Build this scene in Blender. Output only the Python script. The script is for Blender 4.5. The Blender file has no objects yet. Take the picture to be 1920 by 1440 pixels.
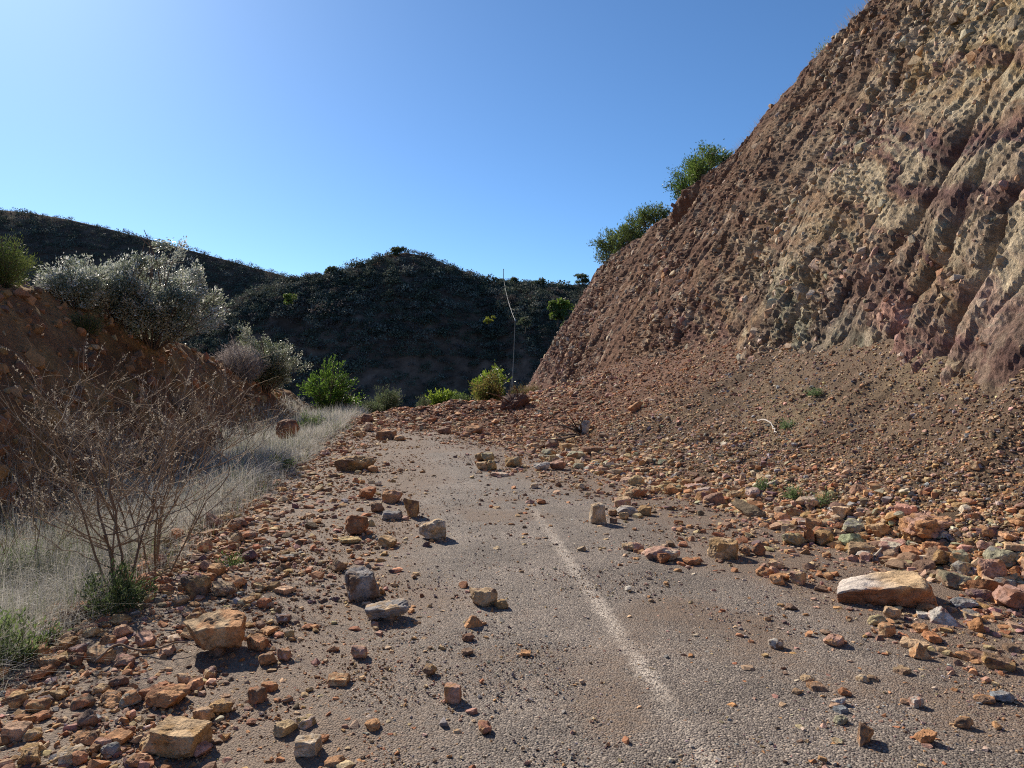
import bpy, bmesh, math
import numpy as np

rng = np.random.default_rng(11)
C = bpy.context.scene.collection
F, HY, CH = 1423.0, 690.0, 1.6
R = math.radians

# ------------------------------------------------------------------ noise
_perm = np.random.default_rng(3).permutation(256).astype(np.int64)
_val = np.random.default_rng(4).random(256)
_v3 = np.random.default_rng(5).random((256, 3))

def _h(ix, iy, iz):
    return _perm[(_perm[(_perm[ix & 255] + iy) & 255] + iz) & 255]

def vnoise(p):
    p = np.asarray(p, float)
    i = np.floor(p).astype(np.int64); f = p - i
    f = f * f * f * (f * (f * 6 - 15) + 10)
    out = 0
    for dx in (0, 1):
        wx = f[..., 0] if dx else 1 - f[..., 0]
        for dy in (0, 1):
            wy = f[..., 1] if dy else 1 - f[..., 1]
            for dz in (0, 1):
                wz = f[..., 2] if dz else 1 - f[..., 2]
                out = out + wx * wy * wz * _val[_h(i[..., 0] + dx, i[..., 1] + dy, i[..., 2] + dz)]
    return out

def fbm(p, scale=1.0, oct=4, gain=0.5, off=0.0):
    p = np.asarray(p, float) / scale + off
    s, a, tot = 0, 1.0, 0
    for k in range(oct):
        s = s + a * vnoise(p + 17.3 * k); tot += a
        a *= gain; p = p * 2.03
    return s / tot - 0.5

def worley(p, scale):
    p = np.asarray(p, float) / scale
    i = np.floor(p).astype(np.int64)
    best = np.full(p.shape[:-1], 9.0); idm = np.zeros(p.shape[:-1], np.int64)
    for dx in (-1, 0, 1):
        for dy in (-1, 0, 1):
            for dz in (-1, 0, 1):
                h = _h(i[..., 0] + dx, i[..., 1] + dy, i[..., 2] + dz)
                q = i + np.array([dx, dy, dz]) + _v3[h]
                d = ((p - q) ** 2).sum(-1)
                m = d < best
                best = np.where(m, d, best); idm = np.where(m, h, idm)
    return np.sqrt(best), idm

def sst(a, b, x):
    t = np.clip((x - a) / (b - a), 0, 1)
    return t * t * (3 - 2 * t)

def P3(x, y, z=0.0):
    x, y = np.broadcast_arrays(np.asarray(x, float), np.asarray(y, float))
    return np.stack([x, y, np.broadcast_to(np.asarray(z, float), x.shape)], -1)

# ------------------------------------------------------------------ lie of the land
def xc(y): return 1.1 - 0.1 * y                      # the painted centre line
def uleft(y): return -3.3 - 0.01 * y                 # left edge of the road
def tab(y, ys, vs): return np.interp(y, ys, vs)
def crest(y): return tab(y, [-10, 0, 9, 12, 15, 20, 24, 27, 30, 34, 45, 70], [3.5, 3.3, 3.15, 3.0, 2.85, 2.0, 1.15, .85, -.15, -1., -2.5, -6])
def utoe(y): return tab(y, [-5, 0, 3, 5, 8, 10, 14, 18, 20, 21.5, 22.5, 25, 28, 34, 45],
                        [4.2, 3.7, 3.3, 2.85, 2.35, 1.9, .85, -.2, -1.0, -2.6, -3.7, -3.7, -2.6, -1.0, 0.])
def xbase(y): return tab(y, [-12, -5, 3, 8, 11, 18, 24, 30, 40, 46, 60], [6.2, 5.5, 4.95, 4.6, 4.8, 4.95, 4.05, 3.0, 1.1, .2, -1])
def zbase(y): return tab(y, [-12, 3, 8, 11, 18, 24, 30, 40, 46, 60], [1.3, 1.3, 1.4, 1.7, 2.15, 1.95, 1.5, .75, -.2, -4])
def roadz(y): return -0.05 * np.maximum(0, y - 25)

def Gz(x, y):
    """ground, ditch and left bank"""
    x, y = np.broadcast_arrays(np.asarray(x, float), np.asarray(y, float))
    u = x - xc(y); e = uleft(y) - u                 # metres left of the road edge
    r0 = roadz(np.minimum(y, 60))
    p = P3(x, y)
    rz = r0 - 0.07
    verge = r0 + 0.02 - 0.42 * sst(0.15, 1.25, e) + 0.10 * fbm(p, .5, 3) * sst(0, .4, e)
    v = e - 1.8 + 0.5 * fbm(p, 2.2, 3) + .16 * fbm(p, .5, 3)
    cr = crest(y) + 0.35 * fbm(p, 1.6, 3)
    up = -0.36 + v * 1.4
    bank = np.minimum(up, cr - 0.18 * np.maximum(0, v - (cr + .36) / 1.4))
    bank = bank - 0.5 * np.exp(-((up - cr) / .5) ** 2) * .35
    bank = bank + 0.16 * fbm(p, .35, 3) * sst(-.1, .5, v)
    left = np.where(v > 0, np.maximum(bank, verge - .3 * (v > .5)), verge)
    left = np.where((v > 0) & (cr < -.3), np.maximum(np.minimum(up, cr), -3), left)
    z = np.where(e > 0, left, rz)
    far = -0.9 - 0.11 * np.maximum(0, y - 40)
    far = np.maximum(far, -9)
    w = sst(33, 46, y)
    z = z * (1 - w) + np.minimum(z, far) * w
    back = sst(12, 24, e) * (y < 200)
    z = z * (1 - back) + np.minimum(z, -4) * back
    rt = sst(8.5, 13, u)
    z = z * (1 - rt) - 1.0 * rt - .05 * rt * np.maximum(0, np.minimum(y, 200) - 30)
    return z

def Sz(x, y):
    """scree and the debris heap across the road"""
    x, y = np.broadcast_arrays(np.asarray(x, float), np.asarray(y, float))
    p = P3(x, y)
    u = x - xc(y)
    ut = utoe(y) + 0.6 * fbm(p, 1.3, 3); ub = np.maximum(xbase(y) - xc(y), utoe(y) + .8)
    tb = (u - ut) / (ub - ut)
    tc = np.clip(tb, 0, 1.12)
    s = zbase(y) * tc ** (1.75 + .4 * sst(14, 23, y))
    s = np.where(tb < 0, np.maximum(-0.12, 0.05 * (u - ut)), s) - 0.005
    heap = (.26 + .2 * fbm(p, .9, 3)) * np.exp(-((y - 23.6 - .25 * (u + 2)) / 1.5) ** 2) * sst(-4.0, -2.2, u) * (1 - sst(-1.0, 1.8, u))
    s = s + np.maximum(heap, 0) + roadz(y)
    act = np.clip(tb * 4, 0, 1) + np.clip(heap * 3, 0, 1)
    act = np.clip(act, 0, 1)
    # little rills running down the slope
    rill = np.abs(fbm(P3(y + .35 * x, x * .25), .5, 3)) * -0.35 * sst(.25, .8, tb) * (1 - sst(14, 24, y))
    s = s + act * (0.22 * fbm(p, .9, 3) + .10 * fbm(p, .22, 3)) + rill
    return s

def Zall(x, y): return np.maximum(np.maximum(Gz(x, y), Sz(x, y)), np.where(np.abs(x - xc(y) - .8) < 4.2, roadz(y), -99))

def hit(px, py, dmax=46, fallback=30):
    d = np.arange(2.3, dmax, .01)
    x = (px - 960) / F * d; z = CH + (HY - py) / F * d
    b = Zall(x, d) >= z
    if b.any():
        k = int(np.argmax(b)); return np.array([x[k], d[k], float(Zall(x[k], d[k]))])
    d = fallback
    return np.array([(px - 960) / F * d, d, CH + (HY - py) / F * d])

def at(px, py, d): return np.array([(px - 960) / F * d, d, CH + (HY - py) / F * d])

# ------------------------------------------------------------------ mesh helpers
def mesh_arrays(name, v, faces, col=None, smooth=False, mat=None, attrs=None):
    """faces: (N,3) or (N,4) int array, or list of such arrays"""
    me = bpy.data.meshes.new(name)
    fl = faces if isinstance(faces, list) else [faces]
    fl = [np.asarray(f, np.int32) for f in fl if len(f)]
    v = np.asarray(v, np.float32)
    me.vertices.add(len(v)); me.vertices.foreach_set('co', v.ravel())
    loops = np.concatenate([f.ravel() for f in fl])
    tot = np.concatenate([np.full(len(f), f.shape[1], np.int32) for f in fl])
    st = np.concatenate([[0], np.cumsum(tot)[:-1]]).astype(np.int32)
    me.loops.add(len(loops)); me.loops.foreach_set('vertex_index', loops)
    me.polygons.add(len(tot)); me.polygons.foreach_set('loop_start', st)
    me.polygons.foreach_set('loop_total', tot)
    me.polygons.foreach_set('use_smooth', np.full(len(tot), bool(smooth)))
    me.update(calc_edges=True)
    if col is not None:
        a = me.color_attributes.new('Col', 'FLOAT_COLOR', 'POINT')
        c4 = np.ones((len(v), 4), np.float32); c4[:, :3] = col
        a.data.foreach_set('color', c4.ravel())
    for k, val in (attrs or {}).items():
        a = me.attributes.new(k, 'FLOAT', 'POINT'); a.data.foreach_set('value', np.asarray(val, np.float32))
    if mat: me.materials.append(mat)
    return me

def add(name, me, parent=None, loc=None):
    o = bpy.data.objects.new(name, me); C.objects.link(o)
    if parent: o.parent = parent
    if loc is not None: o.location = loc
    return o

def tag(o, label=None, cat=None, group=None, kind=None):
    if label: o['label'] = label
    if cat: o['category'] = cat
    if group: o['group'] = group
    if kind: o['kind'] = kind
    return o

def grid_faces(nr, nc, mask=None):
    a = np.arange(nr * nc).reshape(nr, nc)
    f = np.stack([a[:-1, :-1], a[:-1, 1:], a[1:, 1:], a[1:, :-1]], -1)
    if mask is not None: f = f[mask]
    return f.reshape(-1, 4)

def compact(v, f, *extra):
    used = np.zeros(len(v), bool); used[f.ravel()] = True
    m = np.cumsum(used) - 1
    return (v[used], m[f]) + tuple(e[used] for e in extra)

def tubes(lines, rads, sides=4, cols=None):
    """lines: list of (k,3) arrays; rads: list of (k,) arrays -> verts, quads, cols"""
    V, Q, CO = [], [], []; n = 0
    ang = np.arange(sides) / sides * 2 * np.pi
    ca, sa = np.cos(ang), np.sin(ang)
    for i, (L, r) in enumerate(zip(lines, rads)):
        L = np.asarray(L, float); k = len(L)
        t = np.gradient(L, axis=0); t /= np.linalg.norm(t, axis=1, keepdims=True) + 1e-9
        ref = np.array([0, 0, 1.]) if abs(t[:, 2]).mean() < .8 else np.array([1., 0, 0])
        a = np.cross(t, ref); a /= np.linalg.norm(a, axis=1, keepdims=True) + 1e-9
        b = np.cross(t, a)
        ring = L[:, None] + np.asarray(r)[:, None, None] * (ca[None, :, None] * a[:, None] + sa[None, :, None] * b[:, None])
        V.append(ring.reshape(-1, 3))
        ii = np.arange(k - 1)[:, None] * sides; j = np.arange(sides)[None]; j2 = (j + 1) % sides
        Q.append(np.stack([ii + j, ii + j2, ii + sides + j2, ii + sides + j], -1).reshape(-1, 4) + n)
        n += k * sides
        if cols is not None: CO.append(np.repeat(np.asarray(cols[i])[None], k * sides, 0))
    return np.concatenate(V), np.concatenate(Q), (np.concatenate(CO) if cols is not None else None)

def rand_rot(n, g=rng):
    q = g.normal(size=(n, 4)); q /= np.linalg.norm(q, axis=1, keepdims=True)
    w, x, y, z = q.T
    return np.stack([np.stack([1 - 2 * (y * y + z * z), 2 * (x * y - z * w), 2 * (x * z + y * w)], -1),
                     np.stack([2 * (x * y + z * w), 1 - 2 * (x * x + z * z), 2 * (y * z - x * w)], -1),
                     np.stack([2 * (x * z - y * w), 2 * (y * z + x * w), 1 - 2 * (x * x + y * y)], -1)], 1)

def leaf_quads(pos, size, aspect, cols, g=rng, upbias=0.0, axis=None, level=0.0):
    """folded rhombic leaves: returns verts, tris(4 per leaf as 2 quads -> here 2 tris), cols"""
    n = len(pos)
    Rm = rand_rot(n, g)
    a = Rm[:, :, 0].copy(); 
    if axis is not None:
        a = a * .55 + axis; a /= np.linalg.norm(a, axis=1, keepdims=True) + 1e-9
    a[:, 2] += upbias; a /= np.linalg.norm(a, axis=1, keepdims=True) + 1e-9
    b = np.cross(a, Rm[:, :, 1]); b /= np.linalg.norm(b, axis=1, keepdims=True) + 1e-9
    if level:
        hz = np.stack([-a[:, 1], a[:, 0], 0 * a[:, 0]], -1); b = b * (1 - level) + hz * level * np.where(g.random(n) < .5, 1, -1)[:, None]
        b -= a * (a * b).sum(1, keepdims=True); b /= np.linalg.norm(b, axis=1, keepdims=True) + 1e-9
    c = np.cross(a, b)
    s = np.asarray(size)[:, None]
    w = s * aspect * .5
    v = np.stack([pos, pos + a * s * .45 + b * w + c * w * .3, pos + a * s, pos + a * s * .45 - b * w + c * w * .3], 1).reshape(-1, 3)
    i = np.arange(n)[:, None] * 4
    f = np.concatenate([i + np.array([[0, 1, 2]]), i + np.array([[0, 2, 3]])])
    return v, f, np.repeat(cols, 4, 0)

# ------------------------------------------------------------------ materials
def nodes(m):
    m.use_nodes = True; nt = m.node_tree
    for n in list(nt.nodes): nt.nodes.remove(n)
    return nt, nt.nodes.new, nt.links.new

def attr_mat(name, rough=.9, spec=.2, noise=((30, .35), (6, .25)), bump=((60, .012), (14, .02)), coord='pos', tint=None, translucent=0, grain=None):
    """colour attribute varied by fine mineral noise, with bump"""
    m = bpy.data.materials.new(name); nt, N, L = nodes(m)
    out = N('ShaderNodeOutputMaterial'); b = N('ShaderNodeBsdfPrincipled')
    b.inputs['Roughness'].default_value = rough; b.inputs['Specular IOR Level'].default_value = spec
    at_ = N('ShaderNodeAttribute'); at_.attribute_name = 'Col'
    if coord == 'pos': g = N('ShaderNodeNewGeometry'); co = g.outputs['Position']
    else: g = N('ShaderNodeTexCoord'); co = g.outputs['Object']
    cur = at_.outputs['Color']
    for sc, amt in noise:
        t = N('ShaderNodeTexNoise'); t.inputs['Scale'].default_value = sc; t.inputs['Detail'].default_value = 5
        t.inputs['Roughness'].default_value = .65
        L(co, t.inputs['Vector'])
        mr = N('ShaderNodeMapRange'); mr.inputs['From Min'].default_value = .3; mr.inputs['From Max'].default_value = .7
        mr.inputs['To Min'].default_value = 1 - amt; mr.inputs['To Max'].default_value = 1 + amt
        L(t.outputs['Fac'], mr.inputs['Value'])
        mx = N('ShaderNodeVectorMath'); mx.operation = 'SCALE'
        L(cur, mx.inputs[0]); L(mr.outputs[0], mx.inputs['Scale']); cur = mx.outputs[0]
    if grain:
        sc, thr, colr, fac = grain
        t = N('ShaderNodeTexVoronoi'); t.inputs['Scale'].default_value = sc; L(co, t.inputs['Vector'])
        sep = N('ShaderNodeSeparateColor'); L(t.outputs['Color'], sep.inputs[0])
        mr = N('ShaderNodeMapRange'); mr.inputs['From Min'].default_value = thr; mr.inputs['From Max'].default_value = thr + .1
        mr.inputs['To Max'].default_value = fac
        L(sep.outputs[0], mr.inputs['Value'])
        mx = N('ShaderNodeMix'); mx.data_type = 'RGBA'; L(mr.outputs[0], mx.inputs['Factor']); L(cur, mx.inputs[6])
        mx.inputs[7].default_value = (*colr, 1); cur = mx.outputs[2]
    L(cur, b.inputs['Base Color'])
    prev = None
    for sc, dist in bump:
        t = N('ShaderNodeTexNoise'); t.inputs['Scale'].default_value = sc; t.inputs['Detail'].default_value = 6
        t.inputs['Roughness'].default_value = .7; L(co, t.inputs['Vector'])
        bp = N('ShaderNodeBump'); bp.inputs['Distance'].default_value = dist; bp.inputs['Strength'].default_value = 1
        L(t.outputs['Fac'], bp.inputs['Height'])
        if prev: L(prev.outputs[0], bp.inputs['Normal'])
        prev = bp
    if prev: L(prev.outputs[0], b.inputs['Normal'])
    sh = b.outputs[0]
    if translucent:
        tr = N('ShaderNodeBsdfTranslucent'); L(cur, tr.inputs[0])
        mix = N('ShaderNodeMixShader'); mix.inputs[0].default_value = translucent
        L(sh, mix.inputs[1]); L(tr.outputs[0], mix.inputs[2]); sh = mix.outputs[0]
    L(sh, out.inputs[0])
    return m

M_stone = attr_mat('stone', .85, .25, noise=((45, .3), (11, .25)), bump=((70, .006), (20, .012)))
M_rock = attr_mat('rock', .85, .25, noise=((60, .25), (9, .35), (2.5, .2)), bump=((110, .004), (28, .012)), coord='obj')
M_cliff = attr_mat('cliff_face', .95, .12, noise=((22, .35), (5, .3), (70, .25)), bump=((60, .02), (16, .05)))
M_scree = attr_mat('scree', .95, .12, noise=((40, .35), (4, .2)), bump=((90, .01), (30, .02)))
M_bank = attr_mat('earth_bank', .95, .1, noise=((25, .35), (4, .25)), bump=((40, .02), (12, .05)))
M_ground = attr_mat('ground', .95, .1, noise=((25, .3), (2, .2)), bump=((40, .02),))
M_hill = attr_mat('hill', .95, .05, noise=((.6, .35), (.12, .3)), bump=())
M_bark = attr_mat('bark', .85, .2, noise=((60, .3),), bump=((90, .003),))
M_grass = attr_mat('dry_grass', .7, .25, noise=(), bump=(), translucent=.3)
M_leaf = attr_mat('leaf', .45, .4, noise=(), bump=(), translucent=.45)
M_silver = attr_mat('silver_leaf', .38, 1.0, noise=(), bump=(), translucent=.34)
M_farleaf = attr_mat('far_foliage', .7, .2, noise=(), bump=(), translucent=.2)

# ------------------------------------------------------------------ world, sun, camera
SUN_AZ, SUN_EL = -36.0, 33.0
sc = bpy.context.scene
w = bpy.data.worlds.new('World'); sc.world = w; w.use_nodes = True
wn = w.node_tree; bg = wn.nodes['Background']
sky = wn.nodes.new('ShaderNodeTexSky'); sky.sky_type = 'NISHITA'; sky.sun_disc = False
sky.sun_elevation = R(SUN_EL); sky.sun_rotation = R(SUN_AZ)
sky.altitude = 0; sky.air_density = 0.7; sky.dust_density = 0.3; sky.ozone_density = 8.0
tint = wn.nodes.new('ShaderNodeVectorMath'); tint.operation = 'MULTIPLY'; tint.inputs[1].default_value = (.94, 1.07, 1.04)
wn.links.new(sky.outputs[0], tint.inputs[0]); wn.links.new(tint.outputs[0], bg.inputs[0]); bg.inputs[1].default_value = 0.099
sl = bpy.data.lights.new('sun', 'SUN'); sl.energy = 5.0; sl.angle = R(.53); sl.color = (1, .895, .74)
so = bpy.data.objects.new('sun', sl); C.objects.link(so)
sd = np.array([math.sin(R(SUN_AZ)) * math.cos(R(SUN_EL)), math.cos(R(SUN_AZ)) * math.cos(R(SUN_EL)), math.sin(R(SUN_EL))])
from mathutils import Vector
so.rotation_euler = Vector(sd).to_track_quat('Z', 'Y').to_euler(); so.location = (-30, 40, 40)
cam = bpy.data.cameras.new('camera'); co_ = bpy.data.objects.new('camera', cam); C.objects.link(co_)
cam.sensor_width = 36; cam.lens = F / 1920 * 36; cam.shift_y = -(720 - HY) / 1920
cam.clip_start = .05; cam.clip_end = 6000
co_.location = (0, 0, CH); co_.rotation_euler = (R(90), 0, 0); sc.camera = co_
sc.view_settings.view_transform = 'Standard'; sc.view_settings.look = 'None'
sc.view_settings.exposure = 0.5; sc.view_settings.gamma = 1
sc.cycles.filter_width = 1.1; sc.cycles.use_denoising = False; sc.cycles.max_bounces = 6; sc.cycles.diffuse_bounces = 3; sc.cycles.transparent_max_bounces = 4

# ------------------------------------------------------------------ colours (albedo)
COL = dict(rust=(.37, .165, .08), orange=(.47, .25, .12), tan=(.50, .35, .205), ochre=(.42, .262, .12), pale=(.55, .45, .34),
           pink=(.46, .27, .20), grey=(.27, .25, .24), brown=(.235, .15, .10), purple=(.19, .115, .115), olive=(.32, .30, .205),
           white=(.52, .475, .42), bluegrey=(.25, .27, .29), yellow=(.46, .345, .17), redbrown=(.26, .135, .085))
COL = {k: np.array(v) for k, v in COL.items()}
def palette(n, ws, g=rng, jit=.16):
    ks = list(ws); p = np.array([ws[k] for k in ks], float); p /= p.sum()
    c = np.array([COL[k] for k in ks])[g.choice(len(ks), n, p=p)]
    return np.clip(c * (1 + jit * g.normal(size=(n, 1))) * (1 + .05 * g.normal(size=(n, 3))), .03, .8)
PAL_L = dict(rust=1.7, orange=3.2, redbrown=1.2, tan=3.4, pink=.8, brown=2.4, ochre=1, pale=.6, purple=.4, grey=.4)
PAL_R = dict(tan=3.4, orange=2.6, ochre=1.4, pale=1.3, olive=.7, pink=.9, brown=3, grey=.4, rust=1.2, purple=.4, white=.1)
PAL_F = dict(orange=2.5, rust=3, brown=2.5, tan=2, redbrown=2.5, pink=1, olive=.5, pale=.6)
PAL_G = dict(grey=3, brown=1.5, tan=1.6, pale=1, purple=1.2, orange=.8, pink=1)

# ------------------------------------------------------------------ ground
def axis(fine_lo, fine_hi, step, lo, hi, grow=1.25):
    a = list(np.arange(fine_lo, fine_hi, step)); s = step; x = a[-1]
    while x < hi: s *= grow; x += s; a.append(x)
    s = step; x = a[0]; pre = []
    while x > lo: s *= grow; x -= s; pre.append(x)
    return np.array(pre[::-1] + a)
gx = axis(-13, -1, .07, -2500, 2500); gy = axis(1.5, 34, .08, -600, 3500)
X, Y = np.meshgrid(gx, gy)
Zg = Gz(X, Y)
V = np.stack([X, Y, Zg], -1).reshape(-1, 3)
U = X - xc(Y); E = uleft(Y) - U
bankw = sst(1.3, 2.0, E)[..., None]
n1 = fbm(P3(X, Y, Zg), 1.4, 4)[..., None]; n2 = fbm(P3(X, Y, Zg), .6, 3, off=40)[..., None]
verge_c = np.array([.20, .15, .105]) * (1 + .6 * n2)
bank_c = np.array([.205, .115, .06]) * (1 + .9 * n1) + np.array([.10, .09, .03]) * np.clip(n2 * 3, 0, 1)
far_c = np.array([.12, .09, .06])
colg = verge_c * (1 - bankw) + bank_c * bankw
fw = sst(36, 60, np.hypot(X, Y))[..., None]
colg = colg * (1 - fw) + far_c * fw
nearL = (X > -12.9) & (X < 3) & (Y > 1.6) & (Y < 34) & (E > 1.25)
me = mesh_arrays('ground', V, grid_faces(len(gy), len(gx)), colg.reshape(-1, 3), True, M_bank)
tag(add('ground', me), 'brown earth ground with the verge ditch and the red earth bank', kind='structure')

# ------------------------------------------------------------------ road
ry = [1.2]
while ry[-1] < 40: ry.append(ry[-1] + max(.03, .006 * ry[-1]))
ry = np.array(ry); ruw = np.linspace(0, 1, 190)
Yr = np.repeat(ry[:, None], len(ruw), 1)
eL = uleft(Yr) - .25; Ur = eL + (5.0 - eL) * ruw[None]
Xr = Ur + xc(Yr)
pr = P3(Xr, Yr)
edge = Ur - uleft(Yr)
Zr = roadz(Yr) + .022 * fbm(pr, .8, 3) + .012 * fbm(pr, .12, 2) - .12 * (1 - sst(-.25, .12, edge + .35 * fbm(pr, .5, 3)))
dirt = 1 - sst(-1.9, -.5, Ur + 1.5 * fbm(pr, 1.1, 4))
dirt = np.maximum(dirt, sst(.5, 2.2, Ur + 1.2 * fbm(pr, 1.3, 3, off=9) - utoe(Yr) + 2.6))
dirt = np.maximum(dirt, sst(10, 22, Yr + 5 * fbm(pr, 1.5, 3)))
linefade = sst(10.5, 6.5, Yr + 4 * fbm(pr, 1.4, 2, off=3))
dirt = np.maximum(dirt, .65 * sst(.06, .25, fbm(pr, 1.2, 4, off=31)))
M_road = bpy.data.materials.new('chip_seal_road'); nt, N, L = nodes(M_road)
out = N('ShaderNodeOutputMaterial'); b = N('ShaderNodeBsdfPrincipled'); L(b.outputs[0], out.inputs[0])
b.inputs['Roughness'].default_value = .8; b.inputs['Specular IOR Level'].default_value = .3
g = N('ShaderNodeNewGeometry'); pos = g.outputs['Position']
vo = N('ShaderNodeTexVoronoi'); vo.inputs['Scale'].default_value = 105; L(pos, vo.inputs['Vector'])
sep = N('ShaderNodeSeparateColor'); L(vo.outputs['Color'], sep.inputs[0])
cr = N('ShaderNodeValToRGB'); L(sep.outputs[0], cr.inputs[0])
e = cr.color_ramp.elements; e[0].position = 0; e[0].color = (.075, .06, .052, 1); e[1].position = 1; e[1].color = (.54, .44, .36, 1)
for p_, c_ in ((.3, (.18, .146, .126, 1)), (.6, (.25, .21, .182, 1)), (.9, (.33, .275, .225, 1))):
    k = cr.color_ramp.elements.new(p_); k.color = c_
nz = N('ShaderNodeTexNoise'); nz.inputs['Scale'].default_value = 1.3; nz.inputs['Detail'].default_value = 6; L(pos, nz.inputs['Vector'])
mr = N('ShaderNodeMapRange'); mr.inputs['From Min'].default_value = .3; mr.inputs['From Max'].default_value = .7
mr.inputs['To Min'].default_value = .56; mr.inputs['To Max'].default_value = .96; L(nz.outputs[0], mr.inputs[0])
sc1 = N('ShaderNodeVectorMath'); sc1.operation = 'SCALE'; L(cr.outputs[0], sc1.inputs[0]); L(mr.outputs[0], sc1.inputs['Scale'])
# dusty earth over it
da = N('ShaderNodeAttribute'); da.attribute_name = 'dirt'
dn = N('ShaderNodeTexNoise'); dn.inputs['Scale'].default_value = 38; dn.inputs['Detail'].default_value = 5; L(pos, dn.inputs['Vector'])
ad = N('ShaderNodeMath'); ad.operation = 'ADD'; L(da.outputs['Fac'], ad.inputs[0]); L(dn.outputs[0], ad.inputs[1])
ms = N('ShaderNodeMapRange'); ms.inputs['From Min'].default_value = .7; ms.inputs['From Max'].default_value = 1.25; ms.inputs['To Max'].default_value = .85
L(ad.outputs[0], ms.inputs[0])
dcol = N('ShaderNodeValToRGB'); L(dn.outputs[0], dcol.inputs[0])
dcol.color_ramp.elements[0].position = .3; dcol.color_ramp.elements[0].color = (.10, .068, .05, 1)
dcol.color_ramp.elements[1].position = .72; dcol.color_ramp.elements[1].color = (.24, .168, .118, 1)
mx = N('ShaderNodeMix'); mx.data_type = 'RGBA'; L(ms.outputs[0], mx.inputs['Factor']); L(sc1.outputs[0], mx.inputs[6]); L(dcol.outputs[0], mx.inputs[7])
# worn pale centre line
ua = N('ShaderNodeAttribute'); ua.attribute_name = 'across'
ab = N('ShaderNodeMath'); ab.operation = 'ABSOLUTE'
wn_ = N('ShaderNodeTexNoise'); wn_.inputs['Scale'].default_value = 9; wn_.inputs['Detail'].default_value = 4; L(pos, wn_.inputs['Vector'])
wo = N('ShaderNodeMath'); wo.operation = 'MULTIPLY_ADD'; wo.inputs[1].default_value = .12; L(wn_.outputs[0], wo.inputs[0]); L(ua.outputs['Fac'], wo.inputs[2])
wo2 = N('ShaderNodeMath'); wo2.operation = 'SUBTRACT'; wo2.inputs[1].default_value = .06; L(wo.outputs[0], wo2.inputs[0])
L(wo2.outputs[0], ab.inputs[0])
lm = N('ShaderNodeMapRange'); lm.inputs['From Min'].default_value = .075; lm.inputs['From Max'].default_value = .02; L(ab.outputs[0], lm.inputs[0])
ln = N('ShaderNodeTexNoise'); ln.inputs['Scale'].default_value = 55; ln.inputs['Detail'].default_value = 3; L(pos, ln.inputs['Vector'])
lr = N('ShaderNodeMapRange'); lr.inputs['From Min'].default_value = .42; lr.inputs['From Max'].default_value = .54; L(ln.outputs[0], lr.inputs[0])
lb = N('ShaderNodeTexNoise'); lb.inputs['Scale'].default_value = 1.1; lb.inputs['Detail'].default_value = 2; L(pos, lb.inputs['Vector'])
lbr = N('ShaderNodeMapRange'); lbr.inputs['From Min'].default_value = .38; lbr.inputs['From Max'].default_value = .55; lbr.inputs['To Min'].default_value = .25; lbr.inputs['To Max'].default_value = .8; L(lb.outputs[0], lbr.inputs[0])
m1 = N('ShaderNodeMath'); m1.operation = 'MULTIPLY'; L(lm.outputs[0], m1.inputs[0]); L(lr.outputs[0], m1.inputs[1])
m2 = N('ShaderNodeMath'); m2.operation = 'MULTIPLY'; L(m1.outputs[0], m2.inputs[0]); L(lbr.outputs[0], m2.inputs[1])
lf = N('ShaderNodeAttribute'); lf.attribute_name = 'linefade'
m3 = N('ShaderNodeMath'); m3.operation = 'MULTIPLY'; L(m2.outputs[0], m3.inputs[0]); L(lf.outputs['Fac'], m3.inputs[1]); m2 = m3
mx2 = N('ShaderNodeMix'); mx2.data_type = 'RGBA'; L(m2.outputs[0], mx2.inputs['Factor']); L(mx.outputs[2], mx2.inputs[6]); mx2.inputs[7].default_value = (.55, .475, .40, 1)
L(mx2.outputs[2], b.inputs['Base Color'])
bp = N('ShaderNodeBump'); bp.inputs['Distance'].default_value = .006; bp.inputs['Strength'].default_value = 1; bp.invert = True
L(vo.outputs['Distance'], bp.inputs['Height'])
bp2 = N('ShaderNodeBump'); bp2.inputs['Distance'].default_value = .004; L(dn.outputs[0], bp2.inputs['Height']); L(bp.outputs[0], bp2.inputs['Normal'])
L(bp2.outputs[0], b.inputs['Normal'])
me = mesh_arrays('road', np.stack([Xr, Yr, Zr], -1).reshape(-1, 3), grid_faces(*Xr.shape), None, True, M_road,
                 attrs=dict(across=Ur.ravel(), dirt=dirt.ravel(), linefade=linefade.ravel()))
tag(add('road', me), 'dusty grey chip sealed road with a worn pale centre line', kind='structure')

# ------------------------------------------------------------------ scree slope
sy = [1.0]
while sy[-1] < 46: sy.append(sy[-1] + max(.035, .0055 * sy[-1]))
sy = np.array(sy); Ys = np.repeat(sy[:, None], 330, 1)
lo = utoe(Ys) + xc(Ys) - .9; hi = xbase(Ys) + .55
Xs = lo + (hi - lo) * np.linspace(0, 1, 330)[None]
Zs = Sz(Xs, Ys)
ok = (Zs > roadz(Ys) - .05)
fm = (ok[:-1, :-1] | ok[1:, 1:] | ok[:-1, 1:] | ok[1:, :-1])
ps = P3(Xs, Ys, Zs)
a1 = fbm(ps, 1.6, 4, off=5)[..., None]; a2 = fbm(ps, .25, 3)[..., None]
redw = sst(13, 19, Ys + 5 * a1[..., 0])[..., None]
cs = (np.array([.135, .094, .064]) * (1 - redw) + np.array([.15, .085, .058]) * redw) * (1 + .7 * a1 + .5 * a2)
cs = cs + np.array([.07, .06, .03]) * np.clip(fbm(ps, 2.2, 3, off=70) * 3, 0, 1)[..., None] * (1 - redw)
v, f, c = compact(ps.reshape(-1, 3), grid_faces(*Xs.shape, fm), cs.reshape(-1, 3))
tag(add('scree_slope', mesh_arrays('scree_slope', v, f, c, True, M_scree)), 'brown scree and debris fanning from the cliff onto the road', kind='structure')

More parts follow.
